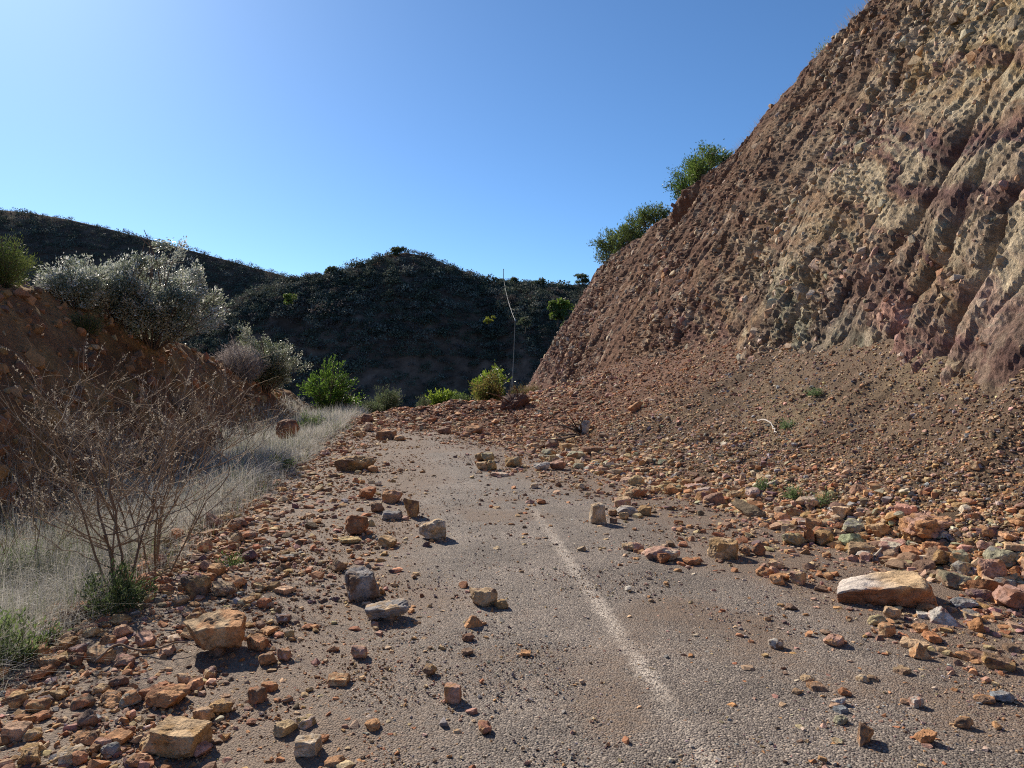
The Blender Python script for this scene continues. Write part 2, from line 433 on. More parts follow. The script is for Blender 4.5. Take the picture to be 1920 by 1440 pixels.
# ------------------------------------------------------------------ cliff
RY = [-14, -5, 5, 12, 19.5, 22.5, 29, 38, 41, 43.5, 46]
RX = [12.0, 11.6, 10.9, 10.2, 9.18, 8.85, 6.73, 4.54, 3.3, 2.2, 2.2]
RZ = [13, 13, 12.6, 12.0, 11.05, 10.6, 8.1, 6.94, 4.3, 1.6, -.6]
cy = [-9.0]
while cy[-1] < 46: cy.append(cy[-1] + max(.035, .0042 * max(0, cy[-1])) * (4 if cy[-1] < 4 else 1))
cy = np.array(cy); ct = np.concatenate([np.linspace(-.12, 1, 420), 1 + np.linspace(0, 1, 40)[1:] ** 1.5 * 1.2])
Yc, Tc = np.meshgrid(cy, ct, indexing='ij')
bx, bz = xbase(Yc), zbase(Yc); tx, tz = np.interp(Yc, RY, RX), np.interp(Yc, RY, RZ)
tt = np.minimum(Tc, 1)
over = np.maximum(Tc - 1, 0)
Xc = bx + (tx - bx) * (tt - .06 * np.sin(np.pi * np.clip(tt, 0, 1))) + over * 9
Zc = bz + (tz - bz) * tt + over * 9 * .12 - .35 * sst(.93, 1, tt) * (1 - over)
pc = np.stack([Xc, Yc, Zc], -1)
du = np.gradient(pc, axis=0); dv = np.gradient(pc, axis=1)
nn = np.cross(dv, du); nn /= np.linalg.norm(nn, axis=-1, keepdims=True) + 1e-9
nn[nn[..., 0] > 0] *= 1
if nn[len(cy)//2, 200, 0] > 0: nn = -nn
hgt = Tc * np.hypot(tx - bx, tz - bz)
fall = P3(Yc + .42 * hgt, hgt * .15)
warp = 1.6 * fbm(pc, 4, 3)
gul = np.abs(fbm(fall + np.stack([.5 * warp, 0 * warp, 0 * warp], -1), .95, 3, off=3))
gul2 = np.abs(fbm(fall, .33, 3, off=13))
w1, id1 = worley(pc * np.array([1, 1, .8]), .34)
w2, id2 = worley(pc, .13)
clm = sst(-.08, .12, fbm(pc, 2.4, 3, off=22))
big = fbm(pc, 2.8, 3)
streak = fbm(fall * np.array([1, 1.6, 1]), .17, 4, .6, off=41)
gmask = sst(-.15, .12, fbm(pc, 3.0, 2, off=71))
ruf = .22 + 1.0 * sst(-.08, .2, fbm(pc, 2.3, 3, off=81) + .10 * np.exp(-((Yc - 14) / 6) ** 2))
mass = sst(13.5, 8, Yc + 4 * fbm(pc, 2, 2, off=4)) * sst(.42, .2, Tc + .3 * fbm(pc, 1.5, 3, off=14))   # smoother massive rock low at the near end
ruf = ruf * (1 - .6 * mass)
gulB = np.abs(fbm(fall * np.array([.42, 1, 1]) + np.stack([.4 * warp, 0 * warp, 0 * warp], -1), .95, 3, off=23))
wB, idB = worley(pc + .35 * np.stack([warp] * 3, -1), 1.15)
warpv = fbm(pc, 2.2, 4, off=50)
q_ = Zc - .35 * Yc + 1.3 * warpv + .4 * fbm(pc, .6, 3, off=90)
disp = .36 * big + .20 * fbm(pc, .9, 3, off=8) - .17 * gmask * np.exp(-(gulB / .045) ** 2) - .11 * gmask * np.exp(-(gul / .045) ** 2) - .06 * np.exp(-(gul2 / .05) ** 2) + .08 * streak * (.45 + .55 * ruf)
bedd = fbm(np.stack([q_ * 1.0, 0 * q_, 0 * q_], -1), .42, 3, off=7)
cleft = sum(np.exp(-((Yc + .3 * hgt + .5 * warpv * 2 - c_) / .13) ** 2) * sst(l_, l_ * .6, Tc) for c_, l_ in ((8.9, .45), (10.1, .3), (11.6, .5), (14.2, .35)))
disp = disp - .25 * cleft - .12 * sst(.22, -.02, Tc) * sst(16, 11, Yc) + .14 * (.55 - wB) * (.4 + .7 * mass) + .10 * bedd
disp = disp + ruf * ((.07 * np.clip(.5 - w1, -.2, 1) + .085 * (_val[id1] - .5)) * (.1 + 1.1 * clm) + (.02 * (.5 - w2) + .045 * (_val[id2] - .5)) * (.3 + .9 * clm) + .12 * fbm(pc, .16, 4, .65) + .06 * fbm(pc, .055, 2)) + .05 * fbm(pc, .12, 3, .6) + .03 * fbm(pc, .05, 2)
# a hollow under an overhanging block high on the far face
hol = np.exp(-(((Yc - 28.3) / .9) ** 2 + ((Tc - .80) / .05) ** 2)); disp = disp - .8 * hol + .45 * np.exp(-(((Yc - 28.0) / 1.1) ** 2 + ((Tc - .90) / .04) ** 2))
disp = disp * (1 - .8 * sst(0, .25, over)) * (1 - .55 * sst(36, 44, Yc))
pcd = pc + nn * disp[..., None]
# strata colours
def lerp(a, b, t): return a + (np.array(b) - a) * t[..., None]
warpv = fbm(pc, 2.2, 4, off=50)
bc = np.zeros(pc.shape) + np.array([.15, .083, .056])
bc = lerp(bc, (.20, .12, .08), sst(-.1, .2, fbm(pc, 1.2, 4, off=60)))
tanw = sst(-.25, .15, fbm(pc, 2.0, 4, off=33) + .5 * np.exp(-((Yc - 12) / 7.0) ** 2) - .15 - .012 * np.maximum(0, Yc - 15))
bc = lerp(bc, (.36, .245, .145), tanw * .6)
bc = lerp(bc, (.41, .29, .175), .7 * np.exp(-((q_ + .2) / .55) ** 2) * sst(24, 15, Yc))
bc = lerp(bc, (.195, .11, .12), .85 * np.exp(-((q_ - 1.05) / .42) ** 2) * sst(22, 14, Yc))
bc = lerp(bc, (.42, .32, .165), .75 * sst(1.6, 2.3, q_) * sst(19, 13, Yc))
bc = lerp(bc, (.27, .275, .20), .8 * np.exp(-((q_ + 2.0) / .6) ** 2) * sst(20, 15, Yc))
bc = lerp(bc, (.40, .36, .22), .6 * np.exp(-((q_ + .8) / .17) ** 2) * sst(17, 12, Yc))
bc = lerp(bc, (.40, .225, .195), .85 * np.exp(-((q_ + 1.3) / .5) ** 2) * sst(14, 9, Yc))
bc = lerp(bc, (.21, .13, .125), .55 * mass * sst(.0, .15, fbm(pc, 1.1, 3, off=95)))
bc = lerp(bc, (.42, .31, .25), .8 * mass * sst(.0, .15, fbm(pc, .9, 3, off=97)))
thin = fbm(np.stack([q_, .03 * Yc, 0 * q_], -1), .30, 3, .6, off=17)
nearw = sst(27, 16, Yc)
bc = lerp(bc, (.50, .43, .30), .85 * sst(.07, .16, thin) * nearw)
bc = lerp(bc, (.16, .085, .09), .7 * sst(-.07, -.18, thin) * nearw)
bc = lerp(bc, (.27, .27, .22), .6 * np.exp(-((thin - .03) / .02) ** 2) * nearw)
pat = fbm(fall * np.array([1, 2.2, 1]), .8, 4, .6, off=66)
bc = lerp(bc, (.12, .075, .062), .65 * sst(.03, .2, pat))
bc = lerp(bc, (.36, .275, .19), .5 * sst(-.06, -.22, pat) * sst(40, 20, Yc))
bc = lerp(bc, (.145, .085, .08), .8 * sst(.84, .97, Tc + .25 * warpv) * sst(6, 16, Yc))
bc = lerp(bc, (.17, .09, .085), .75 * sst(33, 39, Yc + 4 * warpv))
bc = lerp(bc, (.155, .083, .055), .55 * sst(13, 24, Yc + 1.2 * (Zc - 4) + 6 * warpv))
bc = bc * np.array([1.0, .95, .90])
cell = _val[id1]
bc = bc * (1 + .5 * (cell - .5) * clm)[..., None]
bc = bc * (1 + .4 * (_val[id2] - .5))[..., None]
stonew = ((w1 < .42) & (cell > .62)) * (.35 + .4 * clm)
bc = lerp(bc, (.44, .345, .25), stonew * .8)
bc = lerp(bc, (.20, .19, .10), sst(.1, .5, over))
bc = np.clip(bc, .03, .7)
nr, nc = Yc.shape
me = mesh_arrays('cliff', pcd.reshape(-1, 3), grid_faces(nr, nc), bc.reshape(-1, 3), False, M_cliff)
cliff = tag(add('cliff', me), 'steep eroded rock cut of brown, tan, purple and grey green strata beside the road', kind='structure')

# ------------------------------------------------------------------ stone templates
def hull_template(seed, n, box=.6):
    g = np.random.default_rng(seed)
    p = g.uniform(-1, 1, (n, 3)); q = p / (np.abs(p) ** 4).sum(1, keepdims=True) ** .25
    p = q * (1 - .22 * g.random((n, 1)))
    bm = bmesh.new()
    for c_ in p: bm.verts.new(c_)
    r = bmesh.ops.convex_hull(bm, input=bm.verts)
    for v_ in [v_ for v_ in bm.verts if not v_.link_faces]: bm.verts.remove(v_)
    bmesh.ops.triangulate(bm, faces=bm.faces)
    bm.verts.index_update()
    v_ = np.array([x.co[:] for x in bm.verts]); f_ = np.array([[x.index for x in fc.verts] for fc in bm.faces])
    bm.free(); return v_, f_
T_MID = [hull_template(100 + i, 17) for i in range(14)]
T_TINY = [hull_template(200 + i, 9) for i in range(8)]

def scatter(name, T, pos, scale, col, mat, rot=None, g=rng):
    n = len(pos); idx = g.integers(0, len(T), n)
    if rot is None: rot = rand_rot(n, g)
    V, Fc, CO = [], [], []; off = 0
    for k, (tv, tf) in enumerate(T):
        s = np.where(idx == k)[0]
        if not len(s): continue
        v = np.einsum('nij,nkj->nki', rot[s], tv[None] * scale[s][:, None, :]) + pos[s][:, None]
        V.append(v.reshape(-1, 3))
        Fc.append((tf[None] + (np.arange(len(s)) * len(tv))[:, None, None]).reshape(-1, 3) + off)
        CO.append(np.repeat(col[s], len(tv), 0)); off += len(s) * len(tv)
    return mesh_arrays(name, np.concatenate(V), np.concatenate(Fc), np.concatenate(CO), False, mat)

def flat_rot(n, tilt=.35, g=rng):
    """yaw at random, slight tilt"""
    a = g.uniform(0, 2 * np.pi, n); c, s = np.cos(a), np.sin(a); z0 = np.zeros(n); o1 = np.ones(n)
    Rz = np.stack([np.stack([c, -s, z0], -1), np.stack([s, c, z0], -1), np.stack([z0, z0, o1], -1)], 1)
    t = g.normal(0, tilt, n); c, s = np.cos(t), np.sin(t)
    Rx = np.stack([np.stack([o1, z0, z0], -1), np.stack([z0, c, -s], -1), np.stack([z0, s, c], -1)], 1)
    return np.einsum('nij,njk->nik', Rz, Rx)

def logy(n, lo, hi, k=1.0, g=rng):
    """distances with density ~ 1/y^k"""
    t = g.random(n)
    if abs(k - 1) < 1e-6: return lo * (hi / lo) ** t
    a = 1 - k; return (lo ** a + t * (hi ** a - lo ** a)) ** (1 / a)

# stones held in the cliff face
n = 17000
yy = logy(n, 5, 44, .6); ti = rng.integers(8, 415, n)
yi = np.clip(np.searchsorted(cy, yy), 1, len(cy) - 2)
keep = rng.random(n) < (.12 + .5 * clm[yi, ti]) * (.35 + .8 * ruf[yi, ti])
yi, ti = yi[keep], ti[keep]; n = len(yi)
pp = pcd[yi, ti]
size = np.exp(rng.normal(-3.3, .6, n)).clip(.014, .15) * np.minimum(1, .35 + yy[keep] / 22)
cc = palette(n, dict(tan=3, pale=2, pink=1.2, orange=1.4, olive=.6, brown=2)) * .62 + bc[yi, ti] * .45
me = scatter('embedded_stone', T_MID, pp - nn[yi, ti] * size[:, None] * .1, size[:, None] * rng.uniform(.6, 1.35, (n, 3)), cc, M_stone)
o = add('embedded_stone', me, cliff); o['kind'] = 'stuff'

# ------------------------------------------------------------------ hero rocks
def ico(sub):
    bm = bmesh.new(); bmesh.ops.create_icosphere(bm, subdivisions=sub, radius=1)
    bm.verts.index_update()
    v = np.array([x.co[:] for x in bm.verts]); f = np.array([[x.index for x in fc.verts] for fc in bm.faces]); bm.free()
    v /= np.linalg.norm(v, axis=1, keepdims=True); return v, f
ICO = {k: ico(k) for k in (3, 4, 5)}

def rockmesh(name, dims, kind, seed, col, yaw=None, sub=5, lean=0.0, rough=1.0, col2=None):
    """half-space rock: faces of a broken block, worn and roughened; dims (w, depth, h)"""
    g = np.random.default_rng(seed)
    D, Fc = ICO[sub]
    w, dp, h = np.array(dims) / 2
    yaw = g.uniform(-.5, .5) if yaw is None else yaw
    if kind == 'pyramid': axes = [(1, .15, .55), (-1, .1, .6), (.1, 1, .5), (0, -1, .45), (0, 0, -1.)]
    else: axes = [(1, 0, 0), (-1, 0, 0), (0, 1, 0), (0, -1, 0), (0, 0, 1), (0, 0, -1.)]
    jit = dict(block=.17, lump=.30, slab=.12, pyramid=.08, wedge=.28).get(kind, .15)
    pl = []
    for a in axes:
        a = np.array(a, float) + g.normal(0, jit, 3); a /= np.linalg.norm(a); pl.append((a, 1.0 * g.uniform(.9, 1.0)))
    nch = dict(block=12, lump=18, slab=10, pyramid=5, wedge=8).get(kind, 9)
    for _ in range(nch):
        a = g.normal(size=3); a /= np.linalg.norm(a)
        q = np.abs(a).sum()
        pl.append((a, g.uniform(.84, 1.02) * (q if kind in ('block', 'slab') else min(q, 1.18)) * (.92 if kind in ('block', 'slab') else .9)))
    Nn = np.array([p for p, _ in pl]); d = np.array([q for _, q in pl])
    # directions are warped by dims so faces stay planar
    S = np.array([w, dp, h])
    q = D / np.linalg.norm(D, axis=1, keepdims=True)
    dots = np.maximum(q @ Nn.T, 1e-4)
    rr = d[None] / dots
    kk = 34.0
    r = -np.log(np.exp(-kk * rr.clip(0, 4)).sum(1)) / kk
    v = q * r[:, None]
    v = v * S
    mean = S.mean()
    so_ = g.uniform(0, 50)
    nrm = v / (S ** 2); nrm /= np.linalg.norm(nrm, axis=1, keepdims=True)
    crack = np.abs(fbm(v * np.array([.5, .5, 1.8]), mean * .55, 3, off=so_ + 9))
    dis = mean * (.42 * fbm(v, mean * .8, 4, off=so_) + .20 * fbm(v, mean * .22, 4, .6, off=so_ + 3) - .05 * np.exp(-(crack / .02) ** 2)) * rough
    v = v + nrm * dis[:, None]
    c, s = math.cos(yaw), math.sin(yaw)
    v = v @ np.array([[c, s, 0], [-s, c, 0], [0, 0, 1]])
    c, s = math.cos(lean), math.sin(lean)
    v = v @ np.array([[c, 0, -s], [0, 1, 0], [s, 0, c]])
    cm = np.repeat(np.asarray(col)[None], len(v), 0) * (1 + .7 * fbm(v, mean * .7, 4, off=so_ + 20))[:, None]
    if col2 is not None:
        t = sst(-.02, .14, fbm(v, mean * .9, 4, off=so_ + 33)); cm = cm * (1 - t[:, None]) + np.asarray(col2)[None] * t[:, None]
    cm = cm * (1 - .35 * np.exp(-(crack / .025) ** 2))[:, None]
    me = mesh_arrays(name, v, Fc, np.clip(cm, .02, .8), True, M_rock)
    try: me.set_sharp_from_angle(angle=R(38))
    except Exception: pass
    return me, v

# x0 y0 x1 y1 in the photograph, colour, colour2, kind, depth ratio, name, label, extra
HERO = [
 (346,1160,464,1240,'orange','tan','block',.75,'boulder','large orange brown block perched on a small stone beside the dry weeds',dict(yaw=.35,perch=.05)),
 (268,1352,390,1430,'tan','ochre','block',.7,'boulder','big tan ochre block lying at the lower left in front of the perched block',dict(yaw=-.2)),
 (270,1283,354,1332,'rust','orange','lump',.8,'rock','knobbly rust orange lump behind the big tan ochre block',{}),
 (390,1309,443,1343,'ochre','brown','lump',.8,'stone','rounded ochre stone right of the knobbly rust orange lump',{}),
 (645,1063,712,1130,'grey','brown','block',.7,'boulder','dark grey brown upright boulder standing on the littered road shoulder',dict(yaw=.25)),
 (683,1133,771,1172,'grey','tan','slab',.6,'stone_slab','flat grey brown slab propped on a pebble in front of the dark grey boulder',dict(lean=-.12,perch=.03)),
 (878,1097,934,1142,'brown','tan','lump',.9,'rock','lumpy brown rock alone in the middle of the left lane',{}),
 (926,1122,954,1146,'ochre',None,'lump',.8,'stone','small yellow ochre stone touching the lumpy brown rock',{}),
 (869,1152,908,1181,'orange',None,'pyramid',.9,'stone','little pyramid shaped tan stone in front of the lumpy brown rock',{}),
 (833,1283,866,1322,'pink','orange','block',.9,'stone','pinkish orange cube of stone alone on the near road',{}),
 (866,1188,890,1206,'redbrown',None,'lump',.9,'stone','dark reddish stone between the tan pyramid stone and the camera',{}),
 (864,1216,888,1232,'brown',None,'block',.9,'stone','small brown chip below the dark reddish stone on the road',{}),
 (792,1243,820,1270,'brown','ochre','lump',.9,'stone','brown ochre lump left of the small brown chip on the road',{}),
 (976,1222,996,1234,'orange',None,'slab',.9,'stone','flat orange flake lying flat in the middle of the road',{}),
 (784,968,839,1017,'tan','pale','block',.8,'boulder','pale tan squarish block casting a shadow at the edge of the cleared track',dict(yaw=.3)),
 (755,931,786,972,'ochre','brown','block',.7,'rock','upright ochre block just behind the pale tan squarish block',dict(yaw=.2)),
 (645,960,690,1006,'rust','brown','wedge',.7,'rock','dark rust wedge shaped rock among stones left of the track',{}),
 (632,1006,680,1022,'yellow',None,'slab',.7,'stone_slab','thin yellowish slab lying in front of the dark rust wedge',{}),
 (708,1004,744,1030,'ochre','tan','slab',.8,'stone','flat ochre disc of stone left of the pale tan squarish block',dict(lean=.4)),
 (672,912,705,938,'rust',None,'wedge',.8,'rock','rust red wedge behind the dark rust rock',{}),
 (716,915,754,946,'orange','pink','wedge',.8,'rock','orange pink leaning rock left of the upright ochre block',{}),
 (714,957,754,978,'grey',None,'block',.7,'stone','grey flat stone between the orange pink rock and the upright ochre block',{}),
 (694,940,722,964,'brown',None,'wedge',.8,'stone','brown pointed stone in front of the rust red wedge',{}),
 (628,851,705,886,'ochre','brown','lump',.55,'boulder','long low ochre boulder on the shoulder near the grass',dict(yaw=.1)),
 (690,872,710,888,'orange',None,'lump',.9,'stone','orange stone at the right end of the long ochre boulder',{}),
 (704,806,746,827,'orange','brown','block',.6,'boulder','brown orange block at the foot of the debris heap',dict(yaw=-.2,lean=-.08)),
 (736,816,760,829,'tan','orange','lump',.8,'rock','low tan and orange rock right of the brown orange block',{}),
 (662,808,682,822,'ochre','tan','lump',.8,'rock','tan rock at the grass edge left of the brown orange block',{}),
 (680,793,700,812,'redbrown','pale','wedge',.8,'rock','red wedge with a pale face at the left end of the heap',{}),
 (676,776,702,796,'redbrown',None,'lump',.8,'rock','dark red rounded rock on the left end of the debris heap',{}),
 (818,800,846,816,'redbrown','brown','lump',.8,'rock','dark red brown rounded rock on the right foot of the heap',{}),
 (872,795,906,817,'orange','brown','wedge',.8,'rock','orange brown split rock on the lower debris right of the track',{}),
 (755,752,790,762,'brown','pale','slab',.9,'stone_slab','pale topped slab on the crest of the debris heap',dict(sink=.5)),
 (828,792,850,798,'pale',None,'slab',.5,'stone_slab','thin pale stick shaped stone high on the heap',dict(lean=-.2)),
 (1104,939,1138,986,'tan','pale','block',.6,'boulder','tall pale tan block standing upright on the right half of the road',dict(yaw=.25,lean=.1)),
 (1150,930,1184,955,'pink','tan','block',.8,'rock','pinkish tan block on top behind the upright pale block',dict(yaw=.2)),
 (1156,946,1196,970,'grey','pale','lump',.8,'rock','grey white rounded rock right of the upright pale block',{}),
 (1194,948,1222,970,'ochre',None,'wedge',.8,'rock','ochre brown wedge at the right of the grey white rock',{}),
 (1139,954,1158,970,'brown','ochre','lump',.9,'stone','brown ochre stone tucked against the upright pale block',{}),
 (1160,960,1180,978,'tan','ochre','lump',.9,'stone','small knobbly tan stone in front of the grey white rock',{}),
 (1142,970,1158,985,'brown',None,'block',.9,'stone','small dark brown stone in the shadow of the upright pale block',{}),
 (1166,910,1216,936,'tan','rust','lump',.7,'rock','broad orange topped rock behind the group of the upright block',{}),
 (890,846,912,866,'ochre','rust','lump',.9,'rock','brown rock at the back of the yellow cluster',{}),
 (901,848,927,868,'yellow','olive','lump',.9,'rock','yellow green rock in the middle of the yellow cluster',{}),
 (893,864,914,884,'tan',None,'wedge',.9,'rock','tan wedge at the front left of the yellow cluster',{}),
 (911,862,932,884,'yellow','ochre','lump',.9,'rock','yellow rock at the front right of the yellow cluster',{}),
 (946,854,979,878,'ochre','olive','lump',.8,'rock','rounded dull ochre boulder right of the yellow cluster',{}),
 (918,885,956,897,'pink','pale','slab',.6,'stone_slab','pinkish flat slab in front of the yellow cluster',{}),
 (1000,866,1032,884,'grey','white','lump',.7,'rock','grey and white rock at the left of the middle rubble',{}),
 (1030,862,1062,884,'redbrown','pink','lump',.8,'rock','reddish brown rock touching the grey and white rock',{}),
 (1028,850,1050,868,'olive','yellow','wedge',.8,'rock','pale green pointed rock behind the reddish brown rock',{}),
 (1014,841,1046,858,'olive','ochre','lump',.7,'rock','mossy green flat rock behind the pale green pointed rock',{}),
 (1062,845,1100,866,'olive','brown','lump',.8,'rock','greenish brown domed boulder in the middle rubble',{}),
 (1048,830,1082,845,'ochre','tan','slab',.7,'rock','wide ochre block above the greenish brown domed boulder',{}),
 (1020,820,1048,842,'purple','brown','lump',.8,'rock','dark purple brown rock left of the wide ochre block',{}),
 (992,829,1020,844,'tan','orange','lump',.8,'rock','tan orange rock left of the dark purple rock',{}),
 (1090,836,1136,852,'redbrown','brown','slab',.7,'rock','long dark reddish slab at the foot of the scree',{}),
 (1074,868,1096,882,'olive',None,'lump',.8,'stone','dull green stone in front of the greenish brown domed boulder',{}),
 (994,906,1010,918,'tan','pale','lump',.9,'stone','pale round stone alone on the middle of the road',{}),
 (1040,902,1054,915,'brown',None,'lump',.9,'stone','brown round stone right of the pale round stone',{}),
 (1078,905,1098,921,'tan','pale','lump',.9,'stone','cream round stone near the foot of the scree on the road',{}),
 (1006,936,1024,948,'rust',None,'lump',.9,'stone','small rust stone behind the start of the pale line',{}),
 (1326,1007,1387,1052,'tan','ochre','block',.6,'boulder','pale tan squared block at the edge of the rubble on the right lane',dict(yaw=.1)),
 (1205,1018,1276,1056,'pink','pale','lump',.7,'boulder','reddish pink lump with a pale broken end on the right lane',dict(yaw=-.1)),
 (1165,1016,1208,1036,'pink','tan','lump',.7,'rock','low pink rock left of the reddish pink lump',{}),
 (1280,1043,1318,1063,'rust','orange','lump',.8,'rock','rust lump between the pink lump and the tan squared block',{}),
 (1232,1036,1258,1060,'rust',None,'wedge',.8,'stone','small rust splinter in front of the reddish pink lump',{}),
 (1404,1018,1436,1046,'rust','brown','slab',.4,'stone_slab','thin rust flake leaning upright right of the tan squared block',dict(lean=.6)),
 (1384,1024,1408,1046,'brown','orange','lump',.8,'rock','brown rock behind the leaning rust flake',{}),
 (1416,1061,1452,1086,'rust','orange','wedge',.8,'rock','orange rust wedge left in the row before the tan squared block',{}),
 (1438,1050,1470,1070,'pink','tan','lump',.8,'rock','pink tan rock behind the orange rust wedge',{}),
 (1452,1074,1482,1092,'orange',None,'lump',.8,'stone','orange stone between the rust wedge and the pale pink cube',{}),
 (1479,1069,1514,1099,'pink','tan','block',.9,'rock','pale pink angular stone at the right end of the row',dict(yaw=.7)),
 (1560,1058,1758,1143,'rust','orange','slab',.7,'boulder','largest flat slab with pale smooth top and pitted rust side',dict(top='pale',yaw=-.25,wedge=.42,rough=.8)),
 (1694,956,1822,1010,'orange','pink','slab',.6,'boulder','big pinkish orange layered boulder on the lower scree',dict(yaw=.25,lean=.10,rough=1.6)),
 (1836,1046,1888,1106,'pink','orange','lump',.8,'rock','pinkish orange standing rock at the right edge of the frame',{}),
 (1735,1030,1800,1071,'brown','ochre','slab',.5,'rock','long dark brown rock behind the largest flat slab',dict(lean=.3)),
 (1848,1030,1912,1074,'olive','grey','lump',.8,'rock','grey green speckled rock behind the pinkish standing rock',{}),
 (1738,1138,1792,1176,'white','pink','pyramid',.9,'rock','whitish pink pointed rock in front of the largest flat slab',{}),
 (1718,1148,1744,1164,'white',None,'slab',.8,'stone','small white chip left of the whitish pointed rock',{}),
 (1784,1120,1832,1146,'bluegrey','grey','lump',.8,'rock','blue grey stone right of the largest flat slab',{}),
 (1810,1098,1862,1130,'purple','brown','lump',.8,'rock','dark purple pitted rock below the pinkish standing rock',{}),
 (1806,1144,1838,1170,'tan','grey','block',.9,'rock','tan grey cube right of the whitish pointed rock',{}),
 (1580,975,1632,1006,'olive','grey','lump',.7,'rock','smooth grey green domed rock left of the layered boulder',{}),
 (1464,996,1514,1026,'yellow','olive','lump',.7,'rock','yellowish rock with a dark underside near the right lane',{}),
 (1504,990,1530,1022,'rust','orange','wedge',.8,'rock','orange red wedge right of the yellowish rock',{}),
 (1492,974,1542,992,'white','pink','slab',.6,'stone_slab','long whitish pink slab behind the yellowish rock',{}),
 (1612,1036,1634,1056,'pink',None,'lump',.9,'stone','pinkish rounded stone behind the left tip of the largest slab',{}),
 (1600,1358,1642,1402,'orange','brown','wedge',.7,'rock','orange brown tilted rock alone at the lower right of the road',dict(lean=.35)),
 (1704,1203,1742,1240,'orange','tan','pyramid',.9,'rock','tan orange pyramid stone below the largest slab',{}),
 (1544,1187,1588,1218,'pink','orange','wedge',.8,'rock','flat topped pink wedge on the right lane below the largest slab',{}),
 (1440,1195,1470,1222,'white','brown','lump',.9,'stone','round stone mottled white and brown on the right lane',{}),
 (1500,1264,1526,1284,'tan',None,'lump',.9,'stone','tan stone above the brown flat one on the right lane',{}),
 (1514,1282,1547,1302,'brown','orange','block',.9,'stone','brown orange block just below the tan stone on the right lane',{}),
 (1572,1290,1594,1312,'rust',None,'lump',.9,'stone','rust red stone right of the brown orange block',{}),
 (1555,1306,1586,1328,'white','pink','wedge',.8,'stone','white pink chip above the blue grey chip',{}),
 (1562,1326,1590,1344,'bluegrey',None,'slab',.8,'stone','blue grey chip below the white pink chip',{}),
 (1563,1342,1590,1362,'olive',None,'lump',.8,'stone','greenish grey stone below the blue grey chip',{}),
 (1560,1388,1584,1402,'olive','tan','lump',.8,'stone','low olive stone left of the tilted orange brown rock',{}),
 (1605,1264,1630,1286,'tan','pale','lump',.9,'stone','cream lump in the middle of the right lane',{}),
 (1626,1266,1648,1284,'brown','tan','lump',.9,'stone','brown tan stone touching the cream lump',{}),
 (1705,1307,1731,1332,'white','pink','block',.9,'stone','white and pink cube on the right lane near the edge',{}),
 (1855,1294,1900,1322,'bluegrey','grey','lump',.8,'rock','smooth blue grey cobble at the right edge of the road',{}),
 (1828,1304,1864,1326,'brown','orange','lump',.8,'stone','brown stone touching the smooth blue grey cobble',{}),
 (1790,1221,1824,1242,'orange',None,'lump',.8,'stone','orange stone left of the dark brown flat rock',{}),
 (1842,1226,1902,1264,'brown','ochre','slab',.7,'rock','dark brown ochre flat rock at the right edge',dict(lean=.25)),
 (1674,1252,1708,1271,'brown','tan','slab',.7,'stone','brown flake with a sharp tip on the right lane',{}),
 (550,1381,600,1428,'pale','tan','block',.8,'rock','pale grey tan chunk at the bottom near the road centre',{}),
 (586,1378,618,1398,'orange','rust','lump',.8,'stone','orange stone tucked behind the pale grey tan chunk',{}),
 (516,808,561,850,'redbrown','rust','lump',.8,'boulder','reddish boulder fallen in the ditch under the bank',dict(lift=.30)),
 (340,1074,396,1122,'ochre','brown','lump',.8,'rock','yellow ochre rock half under the dry shrub',{}),
 (394,1090,444,1122,'brown','tan','wedge',.8,'rock','brown angular rock right of the yellow ochre rock',{}),
 (464,1192,506,1226,'rust','orange','block',.8,'rock','bright rust block touching the right of the perched block',{}),
 (484,1222,520,1252,'orange','brown','wedge',.8,'rock','orange brown stone in front of the bright rust block',{}),
 (514,1214,548,1244,'pink','orange','lump',.8,'rock','pink orange stone right of the orange brown stone',{}),
 (348,1146,382,1172,'ochre','brown','lump',.8,'stone','ochre stone behind the perched block',{}),
 (464,1288,500,1324,'rust','brown','block',.8,'rock','rust brown block behind the paired stones',{}),
 (490,1280,522,1302,'rust','orange','slab',.8,'stone','flat rust stone on the right shoulder of the rust brown block',{}),
 (108,1402,164,1440,'tan','pale','block',.8,'rock','pale tan angular rock cut by the bottom of the frame',dict(yaw=.5)),
 (34,1400,86,1440,'ochre','brown','lump',.8,'rock','brown ochre rock in the bottom left corner',{}),
 (134,1370,186,1402,'orange','brown','wedge',.8,'rock','brown orange tilted rock left of the big tan ochre block',{}),
 (174,1384,212,1410,'rust','pink','wedge',.8,'rock','rust pink angular stone touching the tilted brown orange rock',{}),
 (164,1214,218,1248,'tan','orange','slab',.7,'rock','tan orange flat rock beside the dry weeds left of the perched block',{}),
 (186,1300,234,1326,'orange','brown','lump',.8,'rock','brown orange rock left of the knobbly rust lump',{}),
 (160,1340,192,1358,'bluegrey','white','lump',.8,'stone','blue grey stone below the brown orange rock on the left',{}),
 (46,1368,80,1396,'ochre','tan','lump',.8,'stone','pale ochre stone near the left border of the frame',{}),
 (615,1264,656,1290,'orange','tan','slab',.8,'stone','smooth orange slab stone where the shoulder meets the road',{}),
 (656,1210,690,1240,'tan','pink','lump',.8,'stone','tan pink stone left of the road below the grey slab',{}),
 (702,902,716,914,'pale',None,'lump',.9,'stone','pale stone above the orange pink leaning rock',{}),
 (1176,752,1212,772,'orange','rust','slab',.5,'boulder','orange slab tilted on the upper scree',dict(lean=-.6)),
 (1060,822,1082,834,'ochre',None,'lump',.9,'rock','ochre rock just above the wide ochre block',{}),
 (1280,906,1324,922,'pink','grey','slab',.7,'rock','low pinkish slab on the toe of the scree',{}),
 (1590,908,1634,930,'redbrown','brown','pyramid',.8,'rock','dark red triangular rock on the middle scree',{}),
